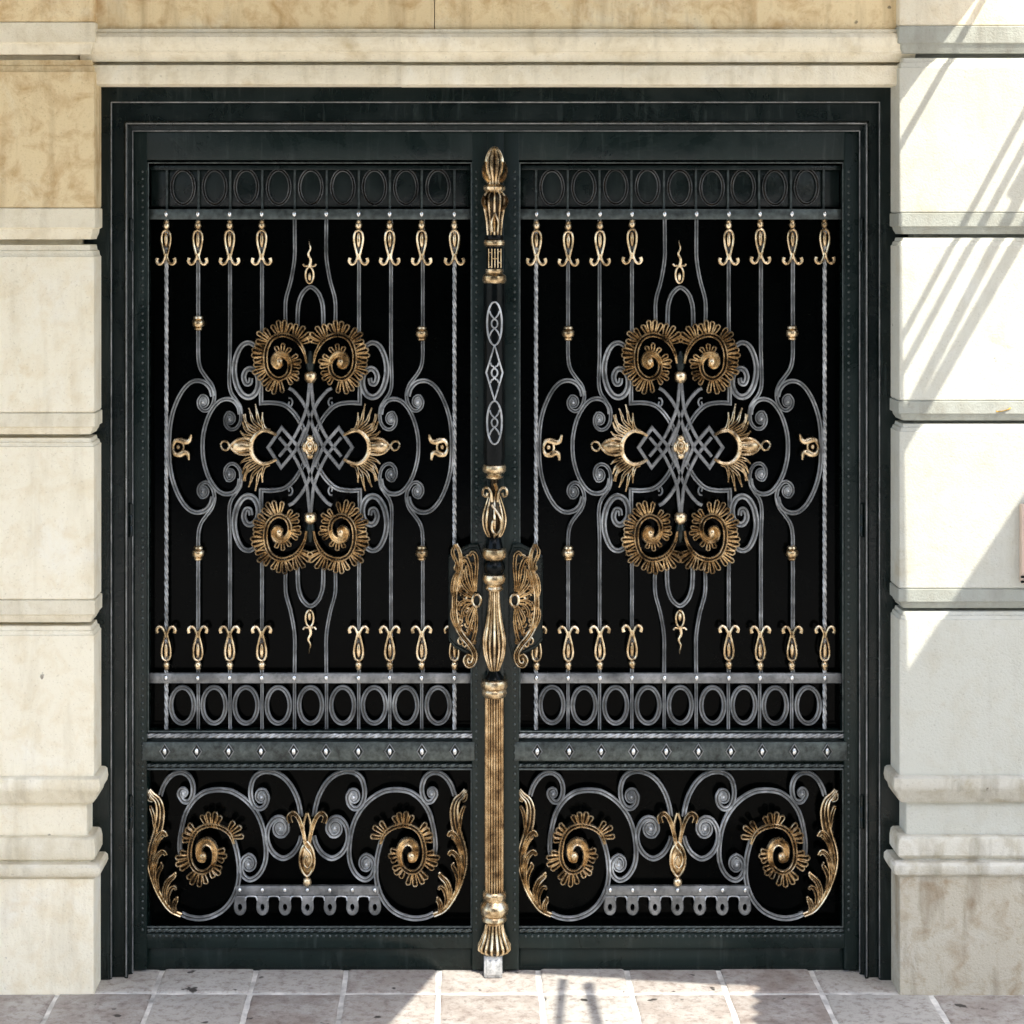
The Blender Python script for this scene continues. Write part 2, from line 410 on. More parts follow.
# ------------------------------------------------------------------ the gate leaf (all coordinates traced on the near-left leaf, then copied)
CX = 310.5
base = U(CX, 967, 0)
leaf = thing('gate_leaf', 'hinged wrought iron gate leaf left of the bronze column', 'gate leaf', (base.x, 0, 0), 'leaves of the double gate')
OFF = Vector(leaf.location)
def part(mb, name, m, parent=leaf, sharp=38): return mb.build(name, m, parent, OFF if parent else (0, 0, 0), sharp)
def pbox(mb, x0, x1, y0, y1, f, b, c=.002):   # px rectangle, front/back depths
    a = U(x0, y1, 0); d = U(x1, y0, 0); mb.box(a.x, d.x, f, b, a.z, d.z, c)
def mir(pts, mx=None, my=None):
    return [((2 * mx - p[0]) if mx is not None else p[0], (2 * my - p[1]) if my is not None else p[1]) for p in pts]

# stiles and rails
for sg in (-1, 1):
    mb = MB(); x = sorted((CX + sg * 161.5, CX + sg * 184)); pbox(mb, x[0], x[1], 118, 965, -.04, .045, .003)
    st_ = part(mb, 'stile', M_LEAFPAINT)
def rail(y0, y1, f=-.0392, x=162): 
    mb = MB(); pbox(mb, CX - x, CX + x, y0, y1, f, .044, .003); return part(mb, 'rail', M_LEAFPAINT)
rail(118, 160.5); rail(929, 944, -.0385); rail(945, 964, -.022)
mid = rail(730, 766, -.018)
mb = MB(); pbox(mb, CX - 166, CX + 164, 738.5, 757, -.0425, -.01, .002); band = part(mb, 'rail', M_BEAD)
# beading: twisted rope mouldings round every opening
def beading(x0, x1, y0, y1, r=2.6, mt=M_IRON):
    mb = MB(); y = -.030
    for a, b in (((x0, y0), (x1, y0)), ((x1, y0), (x1, y1)), ((x1, y1), (x0, y1)), ((x0, y1), (x0, y0))):
        sweep(mb, [a, ((a[0] + b[0]) / 2, (a[1] + b[1]) / 2), b], r * 1.2, r * 1.3, y + .004, 'round')
    return part(mb, 'beading', mt)
beading(CX - 161, CX + 161, 163, 729, 1.5, M_BEAD)
beading(CX - 163, CX + 161, 766.5, 923.5, 1.7, M_BEAD)
mb = MB(); twisted(mb, (CX - 161, 926.5), (CX + 161, 926.5), 2.0, -.034, 22, 3, 1.6); part(mb, 'rope_moulding', M_BEAD)
# dotted bead rows (the raised studs along the stile faces and rails)
mb = MB()
def studrow(mb, x0, y0, x1, y1, step=7.0, r=1.5, y=-.0395):
    L = math.hypot(x1 - x0, y1 - y0); n = int(L / step)
    for i in range(n + 1):
        g = U(x0 + (x1 - x0) * i / n, y0 + (y1 - y0) * i / n, 0); mb.ball((g.x, y, g.z), r * S, r * S * .8, r * S, 8, 5)
for sg in (-1, 1): studrow(mb, CX + sg * 166, 172, CX + sg * 166, 925)
studrow(mb, CX - 155, 931.5, CX + 158, 931.5, 6.2, 1.5, -.0385)
part(mb, 'stud_beading', M_BEAD)
mb = MB(); twisted(mb, (CX - 162, 733.5), (CX + 162, 733.5), 2.5, -.026, 26, 3, 1.6); part(mb, 'rope_moulding', M_IRON2)
mb = MB(); twisted(mb, (CX - 164, 763.2), (CX + 162, 763.2), 2.0, -.026, 26, 3, 1.6); part(mb, 'rope_moulding', M_BEAD)
# near-black backing sheet
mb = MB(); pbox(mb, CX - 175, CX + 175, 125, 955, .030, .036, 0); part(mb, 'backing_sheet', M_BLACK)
mb = MB(); pbox(mb, CX - 160, CX + 160, 165, 207, .016, .026, .001); part(mb, 'backing_plate', M_PAINT)

# horizontal rails with rivets
BX = [166.5, 198.2, 230, 262, 294.5, 326.5, 358.7, 389.8, 421.7, 454.5]
def riveted(y0, y1, yr):
    mb = MB(); pbox(mb, CX - 161, CX + 161, y0, y1, -.012, .004, .0022); r = part(mb, 'cross_bar', M_IRON3 if y0 > 400 else M_BEAD)
    for x in BX:
        q = MB(); c = U(x, yr, 0); q.ball((c.x, -.013, c.z), 2.3 * S, 2.2 * S, 3.2 * S, 10, 7); part(q, 'rivet', M_STEEL, r)
    return r
riveted(209, 219.5, 214); riveted(672.5, 682.5, 677)
mb = MB(); pbox(mb, CX - 160, CX + 160, 165.5, 170, -.008, .004, .001); part(mb, 'cross_bar', M_PAINT)
# diamond studs
for i in range(10):
    x = BX[i] + .4; c = U(x, 747.5, 0); q = MB()
    ring = lambda rx, rz, y: [(c.x + rx * S, y, c.z), (c.x, y, c.z + rz * S), (c.x - rx * S, y, c.z), (c.x, y, c.z - rz * S)]
    q.rings([ring(5.4, 8.2, -.042), ring(5.0, 7.6, -.0440), ring(4.2, 6.6, -.0440)]); d = part(q, 'diamond_plate', M_PAINT, band, 25)
    q = MB(); sweep(q, [(x + 4.9, 747.5), (x, 747.5 + 7.5), (x - 4.9, 747.5), (x, 747.5 - 7.5)], 1.1, 1.6, -.0425, 'round', closed=True); part(q, 'diamond_rim', M_IRON3, band)
    q = MB(); q.ball((c.x, -.045, c.z), 2.2 * S, 2.2 * S, 3.8 * S, 8, 7); part(q, 'stud_boss', M_STEEL, band)
# oval rings
def ovals(yc, ry, rx, w, top):
    for i in range(9):
        xc = (BX[i] + BX[i + 1]) / 2; mb = MB()
        pts = [(xc + rx * math.cos(a), yc + ry * math.sin(a)) for a in [2 * math.pi * k / 48 for k in range(48)]]
        sweep(mb, pts, w, 4, .006 if not top else .018, 'ridge', closed=True, mit=False)
        part(mb, 'oval_ring', M_IRON3 if top else M_IRON2)
ovals(187, 17.2, 11.2, 3.4, True); ovals(705.4, 17.9, 11.5, 4.5, False)

YB = .004     # back of the iron bars
def bar_straight(x, y0, y1, tw=True):
    mb = MB()
    if tw: twisted(mb, (x, y0), (x, y1), 2.2, -.002, 24, 3, 1.5)
    else: sweep(mb, [(x, y0), (x, (y0 + y1) / 2), (x, y1)], 4.4, 3.6, YB, 'ridge')
    return mb
def collar_mb(x, y):
    mb = MB(); lathe(mb, x, [(y - 8, 2.4), (y - 7, 4.6), (y - 5, 5), (y - 4.4, 3.6), (y - 3.6, 5.2), (y - 2, 6.2), (y + 1, 6.2), (y + 3, 5.2), (y + 3.6, 3.4), (y + 4.6, 4.2), (y + 6, 4), (y + 7, 2.4)], -.002, 20); return mb
def spear_mb(x, up):
    """gilded spear: ball, drop-shaped loop with a bead, two curled feet; up: hangs below the upper rail"""
    mb = MB(); yb, d = (225.5, 1) if up else (664.5, -1); Y0 = -.004
    c = U(x, yb, 0); mb.ball((c.x, -.006, c.z), 3.6 * S, 3.6 * S, 4.2 * S, 12, 8)
    lathe(mb, x, sorted([(yb - d * 5.5, 1.6), (yb - d * 4, 3.0), (yb - d * 2.5, 2.0)], key=lambda q: q[0]), -.006, 12)
    loop = cat([(x, yb + d * 4.5), (x - 3.2, yb + d * 6.6), (x - 4.5, yb + d * 12), (x - 3.9, yb + d * 19), (x - 2.2, yb + d * 26), (x - .9, yb + d * 31.5), (x, yb + d * 34)], 5)
    for pts in (loop, mir(loop, x)): sweep(mb, pts, 2.5, 3.6, Y0, 'round', mit=False)
    c = U(x, yb + d * 14.5, 0); mb.ball((c.x, -.007, c.z), 2.2 * S, 2.3 * S, 7.6 * S, 10, 8)
    foot = cat([(x - .6, yb + d * 28), (x - 1.6, yb + d * 33), (x - 3.8, yb + d * 37.4), (x - 6.8, yb + d * 38.6), (x - 9.2, yb + d * 35.8), (x - 8.4, yb + d * 32.4)], 5)
    for pts in (foot, mir(foot, x)): sweep(mb, pts, 3.1, 3.8, Y0 - .001, 'round', mit=False, wf=lambda s: .75 + .55 * s)
    return mb
def curl(pts, c, turns=1.35, q=.85, k=.20):
    """carry a traced scroll on round its centre c in a tightening spiral"""
    P = cat(pts, 6); b = P[-1]; a = P[-3]; c = Vector(c)
    v = Vector(((b.x - c.x) / q, b.y - c.y)); d = Vector(((b.x - a.x) / q, b.y - a.y)); r0 = v.length; th = math.atan2(v.y, v.x)
    sg = 1 if v.x * d.y - v.y * d.x > 0 else -1; n = int(20 * turns)
    for i in range(1, n + 1):
        t = i / n; a = th + sg * 2 * math.pi * turns * t; rr = r0 * (1 - (1 - k) * t)
        P.append(Vector((c.x + q * rr * math.cos(a), c.y + rr * math.sin(a))))
    return P
def cwf(s): return 1 if s < .72 else 1 - .42 * (s - .72) / .28
def eye(mb, c, r=4.6, y=-.006):
    g = U(c[0], c[1], 0); mb.ball((g.x, -.008, g.z), r * .30 * S, .006, r * .36 * S, 14, 8)
    mb.ball((g.x, .002, g.z), r * .78 * S, .005, r * .92 * S, 14, 8)

CYM = 446.5    # mid height of the big motif
bars = []
for i, x in enumerate(BX):
    right = i >= 5; j = i if not right else 9 - i
    M = (lambda pts: mir(pts, CX)) if right else (lambda pts: pts)
    mb = MB()
    q = MB(); sweep(q, [(x, 166), (x, 209)], 2.4, 2.6, .014, 'flat'); part(q, 'spindle', M_BEAD)
    if j == 0: mb = bar_straight(x, 214, 729)
    elif j in (1, 2, 3, 4):
        # pieces through the oval rows
        if j != 4:
            for y0, y1 in ((676, 729),): sweep(mb, [(x, y0), (x, y1)], 3.2, 3.4, YB + .002, 'ridge')
        if j == 1:
            up = [(198.2, 215), (198.2, 270), (198.2, 335), (198.4, 358), (200.8, 369), (206, 377), (211.6, 384.5), (214.4, 394), (213.2, 403), (209, 409.4), (204, 410.6), (199.6, 407), (198.6, 401), (201.4, 396)]
            e = (203.2, 402)
        elif j == 2:
            up = [(230, 215), (230, 280), (230, 350), (229.2, 380), (231, 392), (236, 400), (240.2, 407), (241.2, 415), (240, 423), (235.6, 428.4), (230, 429), (225.8, 424.6), (225.2, 418), (227.6, 412.8)]
            e = (229.6, 419)
        elif j == 3:
            up = [(262, 215), (262, 260), (262, 330), (261.6, 380), (261.2, 402)]; e = None
        else:
            up = [(294.6, 214), (294.7, 228), (294.8, 240), (294.5, 259), (291, 280), (286.2, 298), (285.4, 312), (286, 328)]; e = None
        for my in (None, CYM):
            if j == 4 and my is not None: part(mb, 'bar', M_IRON); mb = MB()
            if j == 4 and my is not None: q = MB(); sweep(q, [(x, 676), (x, 729)], 3.2, 3.4, YB + .002, 'ridge'); part(q, 'spindle', M_IRON)
            pts = curl(M(mir(up, None, my)), M(mir([e], None, my))[0]) if e else cat(M(mir(up, None, my)), 6)
            if j == 1: sweep(mb, pts, 3.7, 4, YB, 'ridge', mit=False, wf=cwf)
            else: sweep(mb, pts, 3.6, 4, YB, 'ridge', mit=False, wf=cwf if e else None)
            if e: eye(mb, M(mir([e], None, my))[0], 4.8)
    b = part(mb, 'bar', M_IRON2 if j == 0 else M_IRON); bars.append(b)
    if j <= 3:
        part(spear_mb(x, True), 'spear', M_GOLD, b); part(spear_mb(x, False), 'spear', M_GOLD, b)
    if j == 1:
        part(collar_mb(x, 334), 'collar', M_GOLD, b); part(collar_mb(x, 553.5), 'collar', M_GOLD, b)

# mirrored scroll work of the big motif
def quad(fn, name, m, xs_=(None, CX), ys_=(None, CYM)):
    for mx in xs_:
        for my in ys_:
            mb = MB(); fn(mb, lambda pts: mir(pts, mx, my)); part(mb, name, m)
Cc = [(169.4, 446.5), (169.8, 430), (172.2, 415), (177, 401), (183.4, 389.5), (190.5, 382.6), (198, 380.6), (205.5, 383), (210.6, 388.6), (213, 396)]
Ec = [(202.6, 446.5), (203.6, 433), (207.6, 418.5), (213.5, 407.5), (220, 401), (227, 399), (234, 401), (238.8, 407), (240.4, 414)]
for nm, cc in (('outer_scroll', Cc), ('inner_scroll', Ec)):
    for mx in (None, CX):
        mb = MB(); full = cc + mir(cc[:-1] if False else cc[1:], None, CYM)
        full = list(reversed(cc)) + mir(cc[1:], None, CYM)
        sweep(mb, cat(mir(full, mx), 6), 4.0, 4, YB - .001, 'ridge', mit=False, wf=lambda s: 1 + .35 * abs(2 * s - 1) ** 3)
        part(mb, 'scroll', M_IRON)
def g_scroll(mb, T):
    p = [(257, 347), (249, 342.6), (241.5, 346), (236, 357.5), (234.2, 371), (236.8, 385), (242.4, 394.4), (249, 397), (255, 393.6), (258.6, 385), (257.6, 375), (252, 369), (246.6, 370), (243.8, 376.6), (246, 383.4), (250, 383), (251, 378)]
    sweep(mb, cat(T(p), 6), 4.6, 4, YB - .0015, 'ridge', mit=False, wf=lambda s: 1.0 + .3 * math.sin(math.pi * s))
quad(g_scroll, 'scroll', M_IRON)
def arch(mb, T):
    p = [(297.6, 326), (297.8, 312), (299, 302), (303, 292.5), (310.5, 287), (318, 292.5), (322, 302), (323.2, 312), (323.4, 326)]
    sweep(mb, cat(T(p), 6), 4.2, 4, YB, 'ridge', mit=False)
quad(arch, 'arch', M_IRON, (None,))
def f_arc(mb, T):
    p = [(261.2, 396), (261.2, 403)]; q = cat([(261.2, 403), (272, 402.6), (284, 404.8), (293, 411.8), (300, 421.6), (305, 432), (309, 443)], 6)
    sweep(mb, T([(261.2, 392), (261.2, 403)] + [tuple(v) for v in q[2:]]), 4.4, 4, YB - .002, 'ridge')
quad(f_arc, 'arc', M_IRON)
def a_line(mb, T):
    sweep(mb, cat(T([(289, 388), (294, 391), (302, 400.5), (308.6, 413), (314, 430), (318.5, 446)]), 6), 3.6, 3.6, YB - .0045, 'flat', mit=False)
    sweep(mb, cat(T([(310, 380), (308.8, 392), (306.8, 408), (300, 426), (292, 440.5), (279.5, 456)]), 6), 3.4, 3.6, YB - .0065, 'flat', mit=False)
    c = [(288.5, 398), (291, 398.4), (292.6, 402), (291, 406), (288.6, 404.6), (289.4, 401.6)]
    sweep(mb, cat(T(c), 5), 1.9, 3, YB - .001, 'round', mit=False)
quad(a_line, 'knot_strand', M_IRON3)
for mx in (None, CX):
    mb = MB(); sweep(mb, mir([(306.5, 466), (296.5, 444), (282, 427.5), (268.5, 447), (281.5, 467), (296.5, 449), (306.5, 427)], mx), 3.6, 3.6, YB - .0085, 'flat'); part(mb, 'knot_strand', M_IRON3)
# centre collars, spears and flower
for yc in (377, 2 * CYM - 375):
    mb = MB(); lathe(mb, CX, [(yc - 6, 3), (yc - 5, 5), (yc - 3, 6.3), (yc + 2, 6.3), (yc + 4, 5), (yc + 6, 3)], -.006, 20); part(mb, 'collar', M_GOLD)
def cone(mb, T):
    rg = []
    for py, w in ((373, 2.6), (366, 4.5), (358, 5.2), (351, 2)):
        q = T([(CX, py)])[0]; c = U(q[0], q[1], 0); rg.append([(c.x + w * S * math.cos(a), -.003 + w * S * .8 * math.sin(a), c.z) for a in [2 * math.pi * k / 14 for k in range(14)]])
    mb.rings(rg)
quad(cone, 'bud', M_PAINT, (None,))
def mspear(mb, T):
    c = CX - .8
    rg = [(c + 4 * math.cos(a), 275 + 8.2 * math.sin(a)) for a in [2 * math.pi * k / 24 for k in range(24)]]
    sweep(mb, T(rg), 2.2, 3, -.001, 'round', closed=True, mit=False)
    q = T([(c, 277)])[0]; g = U(q[0], q[1], 0); mb.ball((g.x, -.004, g.z), 1.9 * S, 1.9 * S, 4.5 * S, 8, 6)
    sweep(mb, cat(T([(c - 6.5, 264), (c - 4.6, 266), (c, 265.4), (c + 4.6, 266), (c + 6.5, 264)]), 4), 2.2, 3, -.001, 'round', mit=False)
    sweep(mb, cat(T([(c, 267), (c + 1.2, 260), (c - 1.2, 254), (c + .9, 248.5), (c - .3, 243), (c - .2, 239.5)]), 5), 3.3, 3.2, -.001, 'round', mit=False, wf=lambda s: 1.1 - .9 * s)
quad(mspear, 'flame_finial', M_GOLD, (None,))
mb = MB()
for dx, dz, rx, rz in ((0, 8.6, 3.6, 3.4), (0, -8.6, 3.6, 3.4), (-5.6, 0, 2.4, 5), (5.6, 0, 2.4, 5)):
    c = U(CX + dx, CYM + dz, 0); mb.ball((c.x, -.021, c.z), rx * S, 2.4 * S, rz * S, 12, 8)
c = U(CX, CYM, 0); mb.ball((c.x, -.024, c.z), 2.6 * S, 3 * S, 4 * S, 12, 8)
sweep(mb, [(CX + 4.4 * math.cos(a), CYM + 7.2 * math.sin(a)) for a in [2 * math.pi * k / 24 for k in range(24)]], 2, 2.5, -.018, 'round', closed=True, mit=False)
c = U(CX, CYM, 0); mb.ball((c.x, -.012, c.z), 6 * S, 4 * S, 9 * S, 12, 8)
part(mb, 'flower', M_GOLD)

# rosettes: a gilded band rolled into a spiral with lobed petals along its outer side
def petal(mb, p, n, L, w, y, tw=0.0):
    """one lobe: hollow tongue from p along n"""
    p = Vector(p); n = Vector(n).normalized(); s = Vector((-n.y, n.x))
    c = cat([p - n * 1.0, p + n * L * .3 + s * tw * L * .05, p + n * L * .62 + s * tw * L * .16, p + n * L * .86 + s * tw * L * .30, p + n * L + s * tw * L * .42], 3)
    m = len(c); A, B = [], []
    for i in range(m):
        t = (c[min(i + 1, m - 1)] - c[max(i - 1, 0)]).normalized(); nn = Vector((-t.y, t.x)); f = i / (m - 1)
        h = w * .5 * (.45 + .75 * f) if f < .72 else w * .5 * (1.0 * math.sqrt(max(0.02, 1 - ((f - .72) / .28) ** 2)))
        A.append(c[i] + nn * h); B.append(c[i] - nn * h)
    loop = A + B[::-1]
    yf = lambda q: -.007 * math.sin(math.pi * (2 * q if q < .5 else 2 - 2 * q) * .75)
    sweep(mb, loop, 1.75, 4.0, y, 'round', mit=False, yf=yf)
    mb.slot = 1; sweep(mb, c[:-2], w * .75, 1.4, y + .002, 'flat', mit=False, yf=lambda q: -.005 * math.sin(math.pi * q * .7)); mb.slot = 0
def fringe(mb, path, lens, groups, w, y, flip):
    P = path; n = len(P); acc = [0]
    for i in range(1, n): acc.append(acc[-1] + (P[i] - P[i - 1]).length)
    T = acc[-1]
    def at(t):
        d = t * T
        for i in range(1, n):
            if acc[i] >= d:
                f = (d - acc[i - 1]) / max(acc[i] - acc[i - 1], 1e-6); return P[i - 1].lerp(P[i], f), (P[i] - P[i - 1]).normalized()
        return P[-1], (P[-1] - P[-2]).normalized()
    for t0, t1, k in groups:
        for q in range(k):
            t = t0 + (t1 - t0) * (.5 + ((q + .5) / k - .5) * .78); p, d = at(t)
            nn = Vector((-d.y, d.x)) * (1 if flip else -1)
            sp = (q + .5) / k * 2 - 1
            nn = (nn + d * sp * .62).normalized()
            Lg = lens(t) * (1.08 - .26 * abs(sp)) * random.uniform(.94, 1.05); petal(mb, p, nn, Lg, w(t) if callable(w) else w, y, sp * (.6 if flip else -.6))
ROS = [(307, 363), (304.6, 352), (298, 341), (290, 336), (281, 334.6), (272.4, 338.6), (267.4, 347.6), (266, 358.6), (267.6, 368.6), (272.6, 375.6), (280, 378.4), (287.4, 374.6), (290.4, 366.6), (288.6, 358.4), (283, 354), (276.6, 356), (274.8, 362), (277.8, 366.4), (281.6, 364.4), (281, 361)]
def rosette(mb, T, flip):
    path = cat(T(ROS), 6)
    nb = int(len(path) * .66)
    ribleaf(mb, path[:nb], 4.8, -.008, lambda s: (.45 + s * 3 if s < .16 else 1.0), lambda s: -.006 * s, False, 4.2)
    sweep(mb, path[nb - 2:], 7.4, 5.5, -.011, 'leaf', mit=False, wf=lambda s: .62 + .55 * math.sin(math.pi * min(1, s * 1.3)), yf=lambda s: -.008 * s)
    c = U(*T([(280, 361.5)])[0], 0); mb.ball((c.x, -.020, c.z), 3.8 * S, 4.2 * S, 5.2 * S, 14, 9)
    fringe(mb, path, lambda t: 15.5 if t < .2 else (14 if t < .55 else (15.5 if t < .66 else (11 if t < .78 else 10))), [(.115, .20, 4), (.222, .295, 4), (.318, .375, 3), (.395, .465, 4), (.488, .548, 3), (.57, .64, 4), (.665, .715, 3), (.735, .785, 3), (.81, .86, 3)], lambda t: 4.1 if t < .62 else 3.7, -.002, flip)
for mx in (None, CX):
    for my in (None, CYM):
        mb = MB(); rosette(mb, lambda pts: mir(pts, mx, my), (mx is None) == (my is None)); part(mb, 'rosette', M_GOLD)
# palmettes at the sides
def palmette(mb, T, f):
    ringp = [(277, 434.4), (270, 431), (263, 430), (256.6, 434), (252.6, 440.4), (251.6, 447), (252.8, 453.6), (256.8, 459.6), (263, 463), (270, 462), (277, 458.6)]
    sweep(mb, cat(T(ringp), 6), 4.4, 5, -.008, 'round', mit=False, wf=lambda s: .75 + .45 * math.sin(math.pi * s))
    rays = [((266, 429), (259.5, 421), (257.5, 412), (255.6, 403.5)), ((262, 428), (254, 421), (251.5, 414), (249, 407.5)), ((259, 431), (250.5, 425.5), (246, 421), (243.4, 414)),
            ((256, 434), (249, 431), (245, 427), (242.6, 421)), ((254, 437), (248, 435.6), (243.6, 433.6), (240.6, 430.6)), ((270, 430.5), (265, 428), (262.8, 420), (262.8, 412)), ((256.5, 432), (250, 428), (246.5, 421), (245.5, 413.5))]
    for r in rays:
        for my in (None, 447):
            ribleaf(mb, cat(T(mir(r, None, my)), 4), 3.6, -.004, lambda s: 1.15 * (1 - .8 * s * s), lambda s: -.006 * math.sin(math.pi * s), False, 3)
    c = U(*T([(241.8, 446)])[0], 0); mb.ball((c.x, -.009, c.z), 10.5 * S, 5.0 * S, 7.2 * S, 16, 10)
    for r in ([(252, 440), (245, 437.6), (237, 439.6), (231, 445), (227.6, 449.4), (223.4, 448.6), (221.2, 445)], [(252, 453), (244, 454), (236.6, 452), (231, 446.6), (228, 441.6), (223.6, 440.8), (221, 444)]):
        sweep(mb, cat(T(r), 5), 2.6, 3.8, -.008, 'round', mit=False, wf=lambda s: 1.25 - .45 * s)
    for dy in (-3, 0, 3):
        sweep(mb, cat(T([(251, 446 + dy * 1.4), (243, 446 + dy * 1.2), (234, 446 + dy * .3)]), 4), 1.5, 2, -.021, 'round', mit=False, yf=lambda s: .008 * s)
for mx in (None, CX):
    mb = MB(); palmette(mb, lambda pts: mir(pts, mx), mx is not None); part(mb, 'palmette', M_GOLD)
    mb = MB(); T = lambda pts: mir(pts, mx)
    sweep(mb, T([(178.8 + 5.2 * math.cos(a), 446.8 + 6.4 * math.sin(a)) for a in [2 * math.pi * k / 24 for k in range(24)]]), 2.6, 4, -.004, 'round', closed=True, mit=False)
    sweep(mb, cat(T([(173, 447), (176, 440.5), (181, 440), (186, 441.6), (190, 440), (191.8, 434)]), 5), 4.6, 5, -.005, 'round', mit=False, wf=lambda s: .5 + .9 * math.sin(math.pi * s))
    sweep(mb, cat(T([(173, 448), (176, 453.6), (181, 454), (185, 452), (188.4, 453.4), (189.4, 459.4)]), 5), 4.6, 5, -.005, 'round', mit=False, wf=lambda s: .5 + .9 * math.sin(math.pi * s))
    c = U(*T([(178.8, 446.8)])[0], 0); mb.ball((c.x, -.007, c.z), 2.2 * S, 2 * S, 2.8 * S, 10, 7)
    part(mb, 'tulip', M_GOLD)

# ---- lower panel
LX = 307.6
BIG = [(181, 857), (179.8, 846), (181, 833), (185.4, 814), (193.6, 800.6), (203, 793), (212, 790.2), (222, 789.8), (232, 791.6), (244, 798.6), (254, 809), (261, 822), (265, 838), (266, 856), (263, 868), (257, 876.4), (249.6, 879.6), (243.4, 875.4), (241, 867), (243.4, 858.6), (248.6, 855)]
TOPC = [(301, 816), (299.4, 806), (296, 795), (289.6, 783.6), (281, 775.4), (270.6, 771.4), (261, 772.4), (254, 778), (250.8, 788), (251.2, 798), (255, 806.4), (261, 808.4), (266, 804), (267.4, 796.6), (264.6, 790.6)]
TLC = [(160.5, 795), (163.6, 786), (169, 777.6), (176, 772.8), (183.6, 772.6), (190, 777.4), (193.2, 786), (192.6, 795), (189, 801.2), (183.6, 801), (179.8, 796)]
LMC = [(301.5, 836), (298.8, 844.6), (292.6, 853.6), (283.4, 858.2), (274.6, 854), (269, 845.6), (267, 836), (269, 826), (274.6, 818.6), (281.4, 817.8), (286.4, 822.4), (287.4, 829.6), (284, 835)]
LOOP = [(181.5, 913.4), (190, 917), (200.6, 918.2), (211.6, 916), (222, 910.6), (230.6, 901.4), (236.6, 889), (239.2, 875.4), (238.6, 861), (236.6, 850), (233.4, 839), (231, 834)]
LG = [(234.6, 842), (230.8, 833), (224.6, 827.2), (216.6, 824.2), (208.6, 823.6), (200, 826.8), (194.4, 833.4), (191.4, 842), (190.4, 853), (192.4, 862), (197.4, 868.4), (204, 870), (210.6, 866.6), (214.6, 859.6), (215.6, 850), (212.4, 842.4), (206.4, 839.8), (201, 843.6), (199.4, 850.6), (200.8, 857), (204.6, 858), (205.6, 854)]
for mx in (None, LX):
    T = lambda pts: mir(pts, mx)
    for p, e, r in ((BIG, (248.6, 863.6), 5.6), (TOPC, (261.6, 796.6), 5.4), (TLC, (183.4, 793), 5.0), (LMC, (280.4, 827.6), 5.8)):
        mb = MB(); sweep(mb, curl(T(p), T([e])[0]), 4.8, 4.2, YB - (.001 if p is not BIG else .0), 'ridge', mit=False, wf=cwf); eye(mb, T([e])[0], r); part(mb, 'scroll', M_IRON)
    mb = MB(); sweep(mb, cat(T(LOOP), 6), 4.8, 4.2, YB - .002, 'ridge', mit=False); part(mb, 'scroll', M_IRON)
    mb = MB(); path = cat(T(LG), 6); fl = mx is None
    nb = int(len(path) * .60)
    ribleaf(mb, path[:nb], 4.8, -.008, lambda s: (.6 + s * 3 if s < .13 else 1.0), lambda s: -.005 * s, False, 4.2)
    sweep(mb, path[nb - 2:], 8.0, 5.5, -.010, 'leaf', mit=False, wf=lambda s: .55 + .6 * math.sin(math.pi * min(1, s * 1.2)), yf=lambda s: -.008 * s)
    c = U(*T([(203.6, 854.6)])[0], 0); mb.ball((c.x, -.020, c.z), 4.4 * S, 4.4 * S, 5.4 * S, 14, 9)
    fringe(mb, path, lambda t: 12.5 if t < .3 else (10.5 if t < .45 else (14.5 if t < .6 else 10.5)), [(.02, .10, 3), (.145, .235, 4), (.28, .37, 4), (.42, .50, 4), (.53, .59, 4), (.615, .66, 3), (.69, .74, 3)], lambda t: 4.5, -.003, fl)
    part(mb, 'spiral_leaf', M_GOLD)
    # acanthus climbing the side of the panel
    mb = MB()
    stem = [(149.4, 789), (153, 794), (158.4, 799.4), (161, 809), (160, 822), (156.6, 835), (152.6, 847), (150.8, 858), (152, 871), (156, 884.6), (162.6, 897.6), (171, 908.6), (181.5, 914)]
    ribleaf(mb, cat(T(stem), 6), 7.4, -.002, wf=lambda s: .55 + .65 * math.sin(math.pi * min(1, s * 1.35)) if s < .74 else .62 + .0 * s, yf=lambda s: -.006 * math.sin(math.pi * s))
    for L_, w in (([(153, 853), (155.6, 842), (159.4, 834), (164, 830.4), (167, 834.6)], 4.4), ([(153, 873), (155, 862), (158.6, 853.6), (163.6, 849.8), (166.6, 853.4)], 4.4), ([(159, 889), (157.4, 878), (159.4, 870), (162.4, 864.4), (161.6, 862.6)], 3.8),
                  ([(165.4, 900), (165.4, 889), (168.6, 880), (173.6, 875), (175.6, 872.6)], 4.6), ([(170, 906), (169, 895), (171.6, 887), (175, 885), (176.6, 888)], 3.4), ([(175.6, 911.4), (174.6, 904), (176.6, 898.6), (177.6, 897)], 4.4),
                  ([(157, 834), (155.4, 824), (154.4, 814), (151.6, 806), (150, 806)], 3.2), ([(153.6, 800), (150, 797), (148.6, 792)], 3.2), ([(160.6, 893), (156, 880), (155.6, 868), (158, 860)], 2.8), ([(154, 858), (156.6, 846), (160, 838.6), (163.4, 836.4)], 2.6)):
        ribleaf(mb, cat(T(L_), 5), w * 1.1, -.004, wf=lambda s: .6 + .55 * math.sin(math.pi * (.15 + .75 * s)), yf=lambda s: -.008 * math.sin(math.pi * s * .9))
        c = U(*T([L_[-1]])[0], 0); mb.ball((c.x, -.006, c.z), w * .36 * S, w * .36 * S, w * .42 * S, 8, 6)
    part(mb, 'acanthus', M_GOLD)
